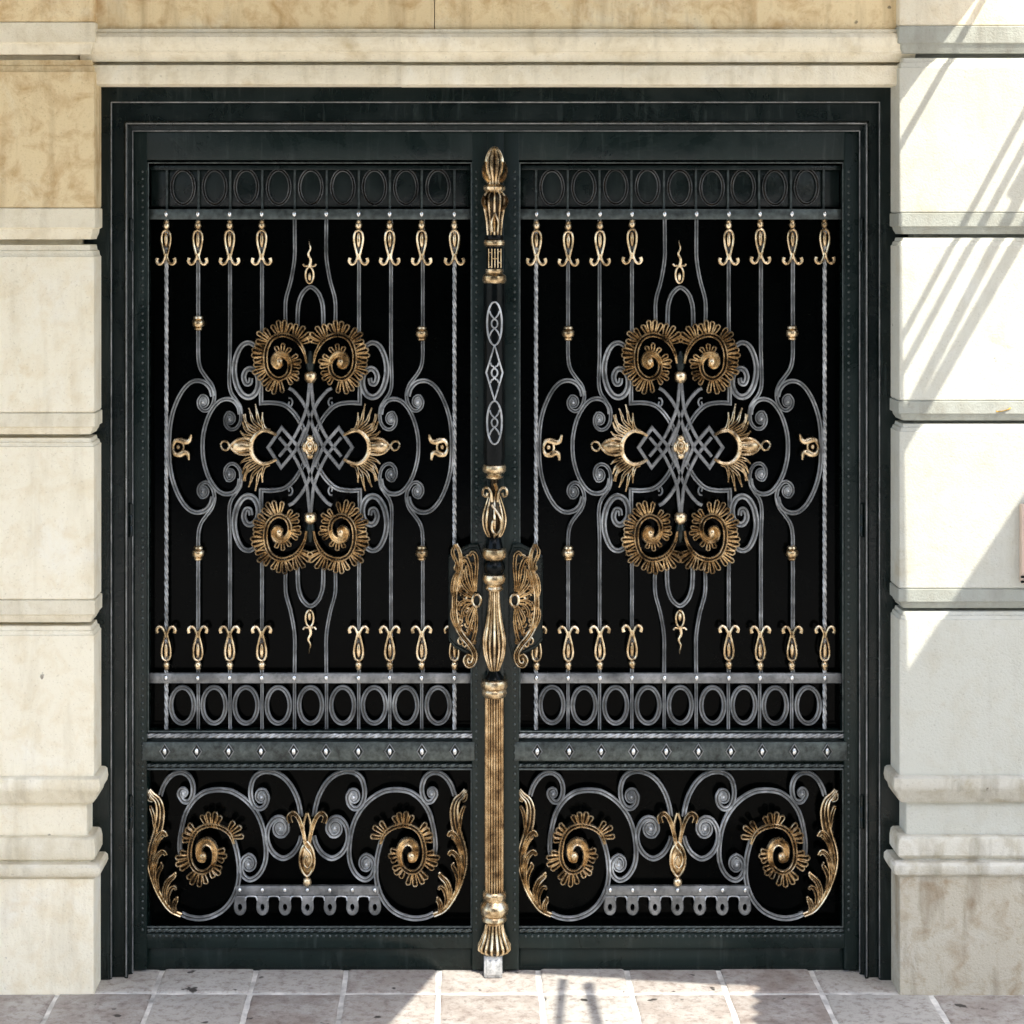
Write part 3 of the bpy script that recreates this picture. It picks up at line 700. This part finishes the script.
# tulip in the middle of the lower panel
mb = MB(); Tm = lambda pts: mir(pts, LX)
for T in (lambda p: p, Tm):
    ribleaf(mb, cat(T([(306.4, 846), (304.4, 834), (301.6, 823), (298, 815), (293.4, 811.6), (289.6, 815), (291, 821)]), 6), 4.6, -.010, lambda s: .8 + .4 * s)
    sweep(mb, cat(T([(307, 845), (304.6, 832), (304.2, 822), (307.2, 811)]), 6), 2.6, 5, -.008, 'round', mit=False)
    sweep(mb, cat(T([(307.6, 839), (302.6, 846), (300.2, 856), (301.2, 865), (304.6, 871.6), (307.6, 874)]), 6), 2.8, 5, -.012, 'round', mit=False)
sweep(mb, cat([(304, 838), (306.4, 844.6), (311, 850.6), (312.4, 858), (309.4, 864.6), (305.4, 862.6), (304.6, 857), (307.4, 853), (309, 857)], 6), 2.2, 4, -.020, 'round', mit=False)
c = U(LX, 856.5, 0); mb.ball((c.x, -.010, c.z), 7.6 * S, 4 * S, 17 * S, 14, 12)
c = U(LX, 879.8, 0); mb.ball((c.x, -.018, c.z), 4.6 * S, 4.6 * S, 5.2 * S, 14, 9)
part(mb, 'tulip', M_GOLD)
# riveted bar with hanging eyelets
mb = MB(); pbox(mb, LX - 71.5, LX + 71.5, 885, 894.6, -.010, .006, .0018); eb = part(mb, 'cross_bar', M_IRON3)
for i in range(7):
    x = LX - 67.4 + i * 22.45
    q = MB(); c = U(x, 889, 0); q.ball((c.x, -.011, c.z), 2.0 * S, 2.0 * S, 2.8 * S, 10, 7); part(q, 'rivet', M_STEEL, eb)
    # eyelet: plate with a hole
    q = MB(); outer = []; inner = []
    K = 24
    for k in range(K):
        a = math.pi * 2 * k / K
        ox, oz = 6.2 * math.cos(a), 8 * math.sin(a)
        if oz < 0: ox = 5.2 * (1 if ox > 0 else -1) if abs(ox) > 3.2 else ox; oz = -11.6
        outer.append((x + ox, 907 + oz)); inner.append((x + 2.2 * math.cos(a), 906.6 + 3.6 * math.sin(a)))
    def lay(pts, y): return [(U(p[0], p[1], 0).x, y, U(p[0], p[1], 0).z) for p in pts]
    q.rings([lay(inner, .004), lay(outer, .004), lay(outer, -.005), lay([((p[0] - x) * .86 + x, (p[1] - 906) * .90 + 906) for p in outer], -.007), lay(inner, -.007)], close=True); part(q, 'eyelet', M_IRON3, eb, sharp=30)
    if i < 6:
        q = MB(); sweep(q, cat([(x + 5, 900), (x + 6.5, 896.4), (x + 11.2, 895.6), (x + 15.9, 896.4), (x + 17.4, 900)], 4), 2, 3, .002, 'round', mit=False); part(q, 'link', M_IRON, eb)

# second leaf: a copy of the first with all its parts
def children(o): return [c for c in bpy.data.objects if c.parent == o]
def copy_tree(o, parent=None):
    c = o.copy(); COL.objects.link(c)
    if parent: c.parent = parent
    for ch in children(o): copy_tree(ch, c)
    return c
leaf2 = copy_tree(leaf)
leaf2['label'] = 'hinged wrought iron gate leaf right of the bronze column, beside the sunlit pier'
leaf['label'] = 'hinged wrought iron gate leaf left of the bronze column, beside the shaded pier'
leaf2.location.x = U(680.2, 967, 0).x
rj = random.Random(3)
for o in children(leaf2):
    if o.name.split('.')[0] in ('bar', 'scroll', 'rosette', 'palmette', 'tulip', 'acanthus', 'spiral_leaf', 'oval_ring', 'flame_finial', 'arch'):
        o.location.x += rj.uniform(-1.3, 1.3) * .001; o.location.z += rj.uniform(-1.5, 1.5) * .001
        for q in children(o): q.location.x += rj.uniform(-1, 1) * .001; q.location.z += rj.uniform(-2.4, 2.4) * .001
for b in bars[1:2]:
    for ch in children(b):
        if ch.name.startswith('collar'):
            if max((ch.matrix_local @ v.co).z for v in ch.data.vertices) > 1.5: ch.location.z += 10.5 * S
# ---- carved lock plates (mirror images, so each leaf has its own)
def plate(root, M, off):
    mb = MB()
    poly = [(448.5, 553), (455, 548.5), (470, 541), (478, 541), (482, 552), (482, 640), (478, 656), (470, 652), (455, 644.5), (448.5, 637)]
    poly = M(poly); r = lambda y, k: [(U((p[0] - M([(466, 597)])[0][0]) * k + M([(466, 597)])[0][0], (p[1] - 597) * k + 597, 0).x, y, U(0, (p[1] - 597) * k + 597, 0).z) for p in poly]
    mb.rings([r(-.036, 1), r(-.050, 1), r(-.053, .975), r(-.053, .94), r(-.0505, .92)]); pl = mb.build('lock_plate', M_PAINT, root, off, 25)
    mb = MB(); Y = -.050
    cur = [([(456, 541), (460, 550), (460.6, 562), (457, 575), (454.8, 590), (454.6, 606), (456.6, 620), (462, 631), (470, 641), (474.6, 650), (473, 658.4), (468, 660.6), (465.4, 656), (467.6, 651.6), (470.6, 653.4), (469.6, 656.2)], 5.4),
           ([(455.4, 541), (452.6, 548), (455, 556), (459, 562)], 4), ([(453, 551), (456.6, 560), (457.6, 572)], 3.6), ([(459, 566), (453.6, 574), (452, 586), (454, 596)], 3.4), ([(453.6, 600), (451.6, 610), (455, 621), (459, 627)], 3.4), ([(458, 627), (463, 634.6), (467.4, 639.6), (467.8, 645)], 3.2),
           ([(475.6, 588), (475.8, 574), (476.6, 562), (475.6, 552), (472, 549), (469.6, 552.6)], 4.2), ([(474.4, 588), (471.6, 576), (470.4, 565), (467, 556), (463.4, 554.6), (461.8, 558.4)], 4.0), ([(473.4, 590), (468, 580), (465.6, 571), (466.4, 562)], 3.4),
           ([(473, 592), (466, 585), (461.6, 578), (462.6, 571.6)], 3.4), ([(472.4, 594), (465, 590.6), (459.6, 587), (458, 582)], 3.2), ([(472, 597), (465.6, 596.6), (460, 599), (458.4, 604), (460.4, 606)], 3.4), ([(472.4, 599.6), (467, 601), (463, 606), (463, 611), (465.6, 612)], 3.4),
           ([(473.4, 602), (470, 607), (467, 614), (468, 620.6)], 3.4), ([(474.6, 604), (472.6, 613), (470, 622), (468.4, 631)], 3.4), ([(476, 604), (476.4, 615), (475.4, 626), (472.6, 636), (470.6, 637)], 3.8), ([(460, 613), (458.6, 619), (461.4, 626), (466, 630)], 3.0), ([(464, 566), (461, 573), (459.6, 580)], 2.6)]
    for q, (p, w) in enumerate(cur):
        ribleaf(mb, cat(M(p), 5), w * .95, Y - .0008 * (q % 5), lambda s: .5 + .6 * math.sin(math.pi * (.1 + .75 * s)), lambda s: -.007 * math.sin(math.pi * s))
    rs = random.Random(5)
    for k in range(64):
        t = (k % 32) / 31; yy = 556 + 82 * t + rs.uniform(-2, 2); xx = 463 + rs.uniform(-6, 9) + (3 if t > .75 else 0); a0 = rs.uniform(0, 6.28); sg = rs.choice((-1, 1)); r0 = rs.uniform(2.2, 4.2)
        c = [(xx + r0 * (1 - .62 * q / 6) * math.cos(a0 + sg * q * .72), yy + 1.35 * r0 * (1 - .62 * q / 6) * math.sin(a0 + sg * q * .72)) for q in range(7)]
        sweep(mb, cat(M(c), 3), rs.uniform(1.5, 2.3), 3.6, Y - .001 - .0004 * (k % 6), 'round', mit=False, wf=lambda s: 1.15 - .6 * s)
    sweep(mb, M([(476.4 + 4.2 * math.cos(a), 596.4 + 6 * math.sin(a)) for a in [2 * math.pi * k / 24 for k in range(24)]]), 3, 5, Y - .004, 'round', closed=True, mit=False)
    mb.build('carving', M_GOLD, pl, off)
mb = MB(); a = U(487, 118, 0); b = U(503.5, 966, 0); mb.box(a.x, b.x, -.046, -.0405, b.z, a.z, .0015); mb.build('meeting_strip', M_LEAFPAINT, leaf, OFF)
plate(leaf, lambda p: p, OFF)
plate(leaf2, lambda p: mir(p, 495.2), Vector(leaf2.location))

# ------------------------------------------------------------------ bronze column over the meeting stiles
PXC = 494.3; YC = -.062
pc = U(PXC, 972, YC)
post = thing('gate_column', 'ornate bronze and black column covering the seam between the two gate leaves', 'column', (pc.x, YC, 0))
def ribs(mb, prof, n, w, phase=0.0, half=True):
    f = (D + YC) / F
    P = [(U(PXC, q[0], YC).z, q[1] * f) for q in prof]
    for k in range(n):
        a = 2 * math.pi * (k + phase) / n
        if half and math.sin(a) > .35: continue
        ca, sa = math.cos(a), math.sin(a); rg = []
        for i, (z, rr) in enumerate(P):
            z0, r0 = P[max(i - 1, 0)]; z1, r1 = P[min(i + 1, len(P) - 1)]; tz, tr = z1 - z0, r1 - r0; l = math.hypot(tz, tr) or 1; nr, nz = -tz / l, tr / l
            if nr < 0: nr, nz = -nr, -nz
            ww = w * f * (.55 + .45 * math.sin(math.pi * (i + .6) / (len(P) + .2))) * .5; ring = []
            for q in range(8):
                b = 2 * math.pi * q / 8; u, v = ww * math.cos(b), ww * 1.15 * math.sin(b)
                R_ = rr + v * nr; ring.append((pc.x + R_ * ca - u * sa, YC + R_ * sa + u * ca, z + v * nz))
            rg.append(ring)
        mb.rings(rg)
def cat1(prof, n=3): return [tuple(v) for v in cat([(q[0], q[1]) for q in prof], n)]
def cpart(name, m, prof, n=40, flute=None, x=PXC, sharp=40):
    mb = MB(); lathe(mb, x, prof, YC, n, flute); return mb.build(name, m, post, post.location, sharp)
PRF = [(147.5, .8), (149, 3), (153, 5.6), (159, 7.6, .26), (165, 8, .36), (171, 7.2, .36), (177, 5.4, .2), (181, 4.6, .1), (184, 4.6)]
core = cpart('finial', M_DARKBRONZE, [(q[0], q[1] * .93) for q in PRF])
mb = MB(); ribs(mb, cat1(PRF), 9, 3.6, 0.25); mb.build('rib', M_GOLD, core, post.location)
mb = MB()
for sg in (-1, 1):
    T = lambda p: mir(p, PXC) if sg > 0 else p
    sweep(mb, cat(T([(489, 182), (484.6, 177), (483, 169.6), (484.6, 162.4)]), 5), 5, 7, YC, 'leaf', mit=False, wf=lambda s: 1.2 - .9 * s)
    sweep(mb, cat(T([(484.4, 196), (482.4, 202), (485.6, 208), (490, 211)]), 5), 3.6, 7, YC - .006, 'leaf', mit=False)
sweep(mb, cat([(494.3, 213), (491, 222), (491.6, 232)], 4), 2, 4, YC - .024, 'round', mit=False); sweep(mb, cat([(494.3, 213), (497.6, 222), (497, 232)], 4), 2, 4, YC - .024, 'round', mit=False)
mb.build('side_leaf', M_GOLD, post, post.location)
cpart('collar', M_GOLD, [(184, 5), (185, 9), (187, 11.4, .05), (189.4, 11.4, .08), (191.4, 9.4, .06), (192.6, 8)], 48, 10)
PRF = [(192.6, 8), (196, 10.4, .1), (202, 10.8, .30), (210, 9.4, .38), (220, 7.6, .40), (230, 6.8, .36), (236, 6.6, .1), (238, 8)]
core = cpart('vase', M_DARKBRONZE, [(q[0], q[1] * .93) for q in PRF])
mb = MB(); ribs(mb, cat1(PRF), 11, 2.3, .25); mb.build('rib', M_GOLD, core, post.location)
cpart('collar', M_BLACKIRON, [(234.6, 6), (235.4, 9), (238, 9.4), (239.6, 8.6)])
cpart('collar', M_GOLD, [(239.6, 8.6), (240.2, 10), (242.4, 10.8), (245, 10.2), (246.6, 8)])
cpart('fret_drum', M_BLACKIRON, [(246.6, 7.6), (268.6, 7.6)])
mb = MB()
for dx in (-6, -3, 0, 3, 6):
    sweep(mb, [(PXC + dx, 248.4), (PXC + dx, 267.4)], 1.2, 1.6, YC - .0225 + abs(dx) ** 2 * .00018, 'round', mit=False)
for y0, a, b in ((252, -6, -3), (258, -3, 3), (262, 3, 6), (266, -6, -3), (251, 3, 6)): sweep(mb, [(PXC + a, y0), (PXC + b, y0)], 1.2, 1.6, YC - .0215, 'round', mit=False)
mb.build('fretwork', M_GOLD, post, post.location)
cpart('collar', M_GOLD, [(268.6, 7.6), (269.2, 8.6), (271.4, 8.9), (273, 8.2), (274.4, 10), (276, 11.8), (279, 12.2), (282, 11.4), (283.4, 10)])
cpart('shaft', M_BLACKIRON, [(283.4, 10.6), (290, 11), (455, 11), (464, 10)])
# silvered fretwork on the black shaft
def onshaft(mb, pts, w, closed=False):
    P = [Vector(p) for p in pts]; rg = []; n = len(P)
    f = (D + YC) / F; R0 = 11.15
    for i in range(n):
        a = P[i - 1] if (i > 0 or closed) else P[i]; b = P[(i + 1) % n] if (i < n - 1 or closed) else P[i]
        t = (b - a).normalized(); nn = Vector((-t.y, t.x)); ring = []
        for u, v in SEC['round']:
            q = P[i] + nn * u * w; dx = max(-R0 * .98, min(R0 * .98, q.x)); rr = R0 + v * 1.6 - .6
            th = math.asin(dx / R0); c = U(PXC, q.y, YC)
            ring.append((c.x + rr * f * math.sin(th), YC - rr * f * math.cos(th), c.z))
        rg.append(ring)
    mb.rings(rg, close=closed)
mb = MB()
for yc in (323, 421.5):
    onshaft(mb, [(7.2 * math.cos(a), yc + 21.5 * math.sin(a)) for a in [2 * math.pi * k / 40 for k in range(40)]], 1.9, True)
def seg(a, b, n=8): return [(a[0] + (b[0] - a[0]) * i / n, a[1] + (b[1] - a[1]) * i / n) for i in range(n + 1)]
for a, b in (((0, 344.5), (-8, 372)), ((-8, 372), (0, 399.5)), ((0, 399.5), (8, 372)), ((8, 372), (0, 344.5))): onshaft(mb, seg(a, b), 1.7)
for yc, k in ((323, 1.0), (372, .8), (421.5, 1.0)):
    onshaft(mb, [(2.9 * math.cos(a), yc + 4.2 * math.sin(a)) for a in [2 * math.pi * q / 16 for q in range(16)]], 1.7, True)
    for sx in (-1, 1):
        for sz in (-1, 1): onshaft(mb, [tuple(v) for v in cat([(0, yc + sz * 4.4), (sx * 1.8 * k, yc + sz * 6.6), (sx * 3.4 * k, yc + sz * 8.8 * k), (sx * 5 * k, yc + sz * 12.6 * k)], 3)], 1.7)
mb.build('silver_fretwork', M_IRON2, post, post.location)
cpart('collar', M_GOLD, [(464, 9), (465, 11), (468, 12), (471, 11.6), (473, 9.6), (473.6, 7), (475, 7.4), (476.4, 8.8), (478, 8.2), (479, 5)])
PRF = [(479, 4.2), (488, 4.4), (496, 5.4), (504, 7.8), (513, 10.2), (521, 11), (529, 9.6), (535, 7), (537, 5)]
core = cpart('vase', M_DARKBRONZE, [(q[0], q[1] * .95) for q in PRF])
mb = MB(); ribs(mb, cat1(PRF[2:]), 8, 2.6, .0); mb.build('rib', M_GOLD, core, post.location)
mb = MB()
for sg in (-1, 1):
    T = lambda p: mir(p, PXC) if sg > 0 else p
    sweep(mb, cat(T([(491.6, 498), (490.4, 489), (487, 484), (483, 485.4), (482.6, 490.6), (485.6, 492.4), (487, 489)]), 5), 3, 5, YC - .012, 'round', mit=False)
sweep(mb, cat([(491, 500), (496, 507), (500.4, 515), (500, 524), (495.6, 529), (491.6, 525), (492, 517), (494.6, 515)], 6), 2.6, 4, YC - .027, 'round', mit=False, yf=lambda s: -.004 * math.sin(math.pi * s))
sweep(mb, cat([(494.3, 480), (496.4, 488), (494.3, 498)], 4), 4, 4, YC - .010, 'leaf', mit=False)
mb.build('curl', M_GOLD, post, post.location)
cpart('neck', M_BLACKIRON, [(536, 5), (538, 7), (544, 8), (547.6, 9), (549, 8)])
cpart('collar', M_GOLD, [(547.6, 9), (549, 11.4), (553, 12.4), (557, 12), (559.4, 10), (560, 8)])
cpart('ball', M_BLACKIRON, [(560, 8), (563, 10), (567, 11), (571, 10), (574, 8)])
cpart('collar', M_GOLD, [(573.6, 8), (574.6, 10.6), (578, 11.8), (582, 11), (584, 9), (584.6, 7), (586, 8.6), (588, 9.2), (590, 8), (591, 5)])
PRF = [(590.6, 4.6), (600, 4.8, .12), (612, 5.8, .18), (624, 7.6, .36), (634, 9.8, .40), (644, 10.6, .42), (654, 9.6, .40), (662, 7.2, .34), (669, 4.6, .1), (671, 3.4)]
core = cpart('bulb', M_DARKBRONZE, [(q[0], q[1] * .93) for q in PRF])
mb = MB(); ribs(mb, cat1(PRF), 14, 2.6, 0.5); mb.build('rib', M_GOLD, core, post.location)
cpart('neck', M_BLACKIRON, [(669, 3.2), (672, 5), (675, 8), (678, 9.6), (680, 9)])
cpart('collar', M_GOLD, [(678.6, 9), (680, 12.4), (683, 13.6), (687, 13.2), (688.6, 11.4), (690, 12.4), (693, 12.8), (695.6, 11.6), (697, 10)])
core = cpart('fluted_shaft', M_DARKBRONZE, [(697, 8.3), (891, 8.3)])
mb = MB(); ribs(mb, [(697, 8.4), (703, 8.4), (760, 8.4), (830, 8.4), (885, 8.4), (891, 8.4)], 20, 2.2, 0.0); mb.build('reed', M_BRONZE, core, post.location)
cpart('base', M_GOLD, [(890.6, 10.4), (892, 11.6), (894, 12.2), (898, 11.8), (900, 10.6), (902, 12), (905, 13.8), (909, 14.6), (913, 13.6), (915.4, 11.4), (917, 12.4), (919.6, 12.8), (921.4, 10.6), (923, 9.8)])
PRF = [(922, 8.6), (926, 8.6), (932, 9.6), (938, 11.8), (943, 14), (946, 15.4), (949, 15.2), (951, 12), (953, 9)]
core = cpart('bell', M_DARKBRONZE, [(q[0], q[1] * .93) for q in PRF])
mb = MB(); ribs(mb, cat1(PRF), 16, 3.0, 0.5); mb.build('rib', M_GOLD, core, post.location)
mb = MB(); f = (D + YC) / F; c = U(PXC, 962, YC); mb.box(pc.x - 10.5 * f, pc.x + 8 * f, YC - 9 * f, YC + 9 * f, 0, U(0, 953, YC).z, .004)
mb.box(pc.x - 8 * f, pc.x + 5.5 * f, YC - 10.6 * f, YC - 8.6 * f, .010, U(0, 957, YC).z, .002); mb.build('foot', M_IRON2, post, post.location)

# ------------------------------------------------------------------ the unlit hall behind the gate and an unseen house added across the street
mb = MB(); mb.box(-1.6, 1.8, 1.6, 1.75, -.02, 3.6); mb.box(-1.6, -1.45, .30, 1.6, -.02, 3.6); mb.box(1.65, 1.8, .30, 1.6, -.02, 3.6); mb.box(-1.6, 1.8, .30, 1.75, 3.6, 3.7)
o = mb.build('hall_wall', M_BLACK); o['kind'] = 'structure'
M_HOUSE = simple('shaded_plaster', (.20, .18, .155), .9, 0, .2, 1.5, .15)
hs = thing('added_house', 'plain plastered house added unseen across the street to darken reflections', 'house', (0, -16, 0))  # unseen house put in to darken the reflections on the gate
mb = MB(); mb.box(-8, 9, -22, -15, -.02, 8.2, .03); mb.build('wall', M_HOUSE, hs, hs.location)
mb = MB(); mb.box(-8.3, 9.3, -22.3, -14.6, 8.2, 8.5, .03); mb.build('roof', M_HOUSE, hs, hs.location)
for i in range(5):
    for zz in (1.0, 4.6):
        mb = MB(); x = -6.4 + i * 3.3; mb.box(x - .55, x + .55, -15.02, -14.96, zz, zz + 1.9, .01); mb.build('window', M_BLACKIRON, hs, hs.location)
# ------------------------------------------------------------------ small things on the right
mb = MB(); c = U(1002, 413, YP); mb_pts = []
nx = 9
for i in range(nx):
    t = i / (nx - 1); w = .011 * math.sin(math.pi * min(.98, t + .02)) + .0008; x = c.x - .018 + .042 * t; zz = c.z + .0022 + .010 * t * t
    mb_pts.append([(x, YP + .012 - w - .012, zz + .004), (x, YP - .006, zz + .0008), (x, YP - .006 + w, zz + .005), (x, YP - .006, zz + .0022)])
mb.rings(mb_pts); o = mb.build('dry_leaf', M_DRY); o['label'] = 'small dry yellow leaf caught on a ledge of the sunlit pier'; o['category'] = 'leaf'

wb = thing('wall_box', 'edge of a pale pinkish box on the pale pier at the picture edge', 'box', (U(1040, 545, YP).x, YP, U(0, 545, YP).z))
a, b = U(1022, 584, YP - .03), U(1075, 505, YP - .03)
mb = MB(); mb.box(a.x, b.x, YP - .03, YP + .002, a.z, b.z, .005); mb.build('case', M_BOX, wb, wb.location)
mb = MB(); mb.box(a.x + .008, b.x - .008, YP - .034, YP - .0295, a.z + .03, b.z - .01, .002); mb.build('cover', M_BOX, wb, wb.location)
for zz in (.004, .018):
    mb = MB(); mb.box(a.x - .004, a.x + .02, YP - .038, YP - .028, a.z + zz, a.z + zz + .006, .001); mb.build('latch', M_BLACKIRON, wb, wb.location)
# ------------------------------------------------------------------ sun, sky and the canopy added out of view to shape the sun
EL = R(58); AZ = R(14)                       # light travels towards +Y and slightly -X
d = Vector((-math.sin(AZ) * math.cos(EL), math.cos(AZ) * math.cos(EL), -math.sin(EL)))
ZC = 3.55
def pi_(p, z): t = (p.z - z) / d.z; q = p - d * t; return (q.x, q.y)
def W(px, py): return U(px, py, YP)
def slab(mb, uv, z, th=.02):
    a = sum(uv[i][0] * uv[(i + 1) % len(uv)][1] - uv[(i + 1) % len(uv)][0] * uv[i][1] for i in range(len(uv)))
    if a < 0: uv = list(reversed(uv))
    n = len(uv); mb.add([(u, v, z) for u, v in uv] + [(u, v, z + th) for u, v in uv], [tuple(range(n - 1, -1, -1)), tuple(range(n, 2 * n))] + [(i, (i + 1) % n, n + (i + 1) % n, n + i) for i in range(n)])
blk = thing('sun_blocker', 'unseen added canopy over the entrance whose gaps throw the diagonal sun on the right pier', 'blocker', (0, YP - .1, ZC))
f0, f1 = FL(440, 969), FL(390, 1024); ext = f0 + (f1 - f0) * 2.6
yw = YP - .012
mb = MB()
xr = W(899.5, 500).x
slab(mb, [pi_(f0, ZC), pi_(ext, ZC), (-3.4, pi_(ext, ZC)[1]), (-3.4, yw), pi_(W(982 + 62, -85), ZC) if False else (xr + .45, yw), pi_(W(975, 1), ZC), pi_(W(899.5, 103), ZC), pi_(Vector((xr, YP, 0)), ZC), pi_(FL(880, 969.2), ZC)], ZC)
mb.build('blocker_sheet', M_BLOCKER, blk, blk.location)
Z2 = ZC + .06; mb = MB()
zig = []
for k in range(9): zig.append(pi_(FL(755 + (7 if k % 2 else -3), 984 + k * 6), Z2))
poly = [pi_(FL(640, 968.6), Z2), pi_(FL(650, 974), Z2), pi_(FL(700, 979), Z2), pi_(FL(735, 981), Z2)] + zig + [pi_(FL(765, 1180), Z2), (3.2, pi_(FL(765, 1180), Z2)[1]), pi_(W(1500, -225), Z2), pi_(W(1024, 500), Z2), pi_(W(890, 703), Z2), pi_(FL(880, 968.6), Z2)]
slab(mb, poly, Z2); mb.build('blocker_sheet', M_BLOCKER, blk, blk.location)
Z3 = ZC + .10
def strip(a, b, w, rec=W):
    mb = MB(); A = Vector(a); B = Vector(b); t = (B - A).normalized(); n = Vector((-t.y, t.x)) * w / 2
    slab(mb, [pi_(rec(*(A + n)), Z3), pi_(rec(*(B + n)), Z3), pi_(rec(*(B - n)), Z3), pi_(rec(*(A - n)), Z3)], Z3, .01); mb.build('shadow_strip', M_STRIP, blk, blk.location)
for a, b, w in (((1010, -46), (890, 165), 5), ((1080, 12), (890, 361), 5), ((1080, 47), (890, 395), 6), ((1090, 62), (892, 445), 9), ((1110, 82), (892, 464), 11), ((1120, 14), (1012, 200), 13)): strip(a, b, w)
for a, b, w in (((563, 980), (558, 1040), 9), ((588, 984), (602, 1040), 11), ((545, 969), (660, 973), 3)): strip(a, b, w, FL)

sun = bpy.data.lights.new('sun', 'SUN'); sun.energy = 2.2; sun.angle = R(.28); sun.color = (1, .96, .88)
so = bpy.data.objects.new('sun', sun); COL.objects.link(so); so.rotation_euler = d.to_track_quat('-Z', 'Y').to_euler(); so.location = (0, -8, 12)
w = bpy.data.worlds.new('World'); scene.world = w; w.use_nodes = True; nt = w.node_tree
bg = nt.nodes['Background']; sk = nt.nodes.new('ShaderNodeTexSky'); sk.sky_type = 'NISHITA'; sk.sun_disc = False
sk.sun_elevation = EL; sk.sun_rotation = math.atan2(-d.x, -d.y); sk.air_density = 1.0; sk.dust_density = 2.5; sk.ozone_density = 1.0
nt.links.new(sk.outputs[0], bg.inputs[0]); bg.inputs[1].default_value = .15

cam = bpy.data.cameras.new('camera'); co = bpy.data.objects.new('camera', cam); COL.objects.link(co)
co.location = (0, -D, CAMZ); co.rotation_euler = (R(90), 0, 0)
cam.sensor_width = 36; cam.lens = F / 1024 * 36; cam.shift_x = (512 - VX) / 1024; cam.shift_y = (VY - 512) / 1024; cam.clip_end = 500
scene.camera = co
scene.view_settings.view_transform = 'Standard'; scene.view_settings.look = 'None'; scene.view_settings.exposure = 1.8; scene.view_settings.gamma = 1
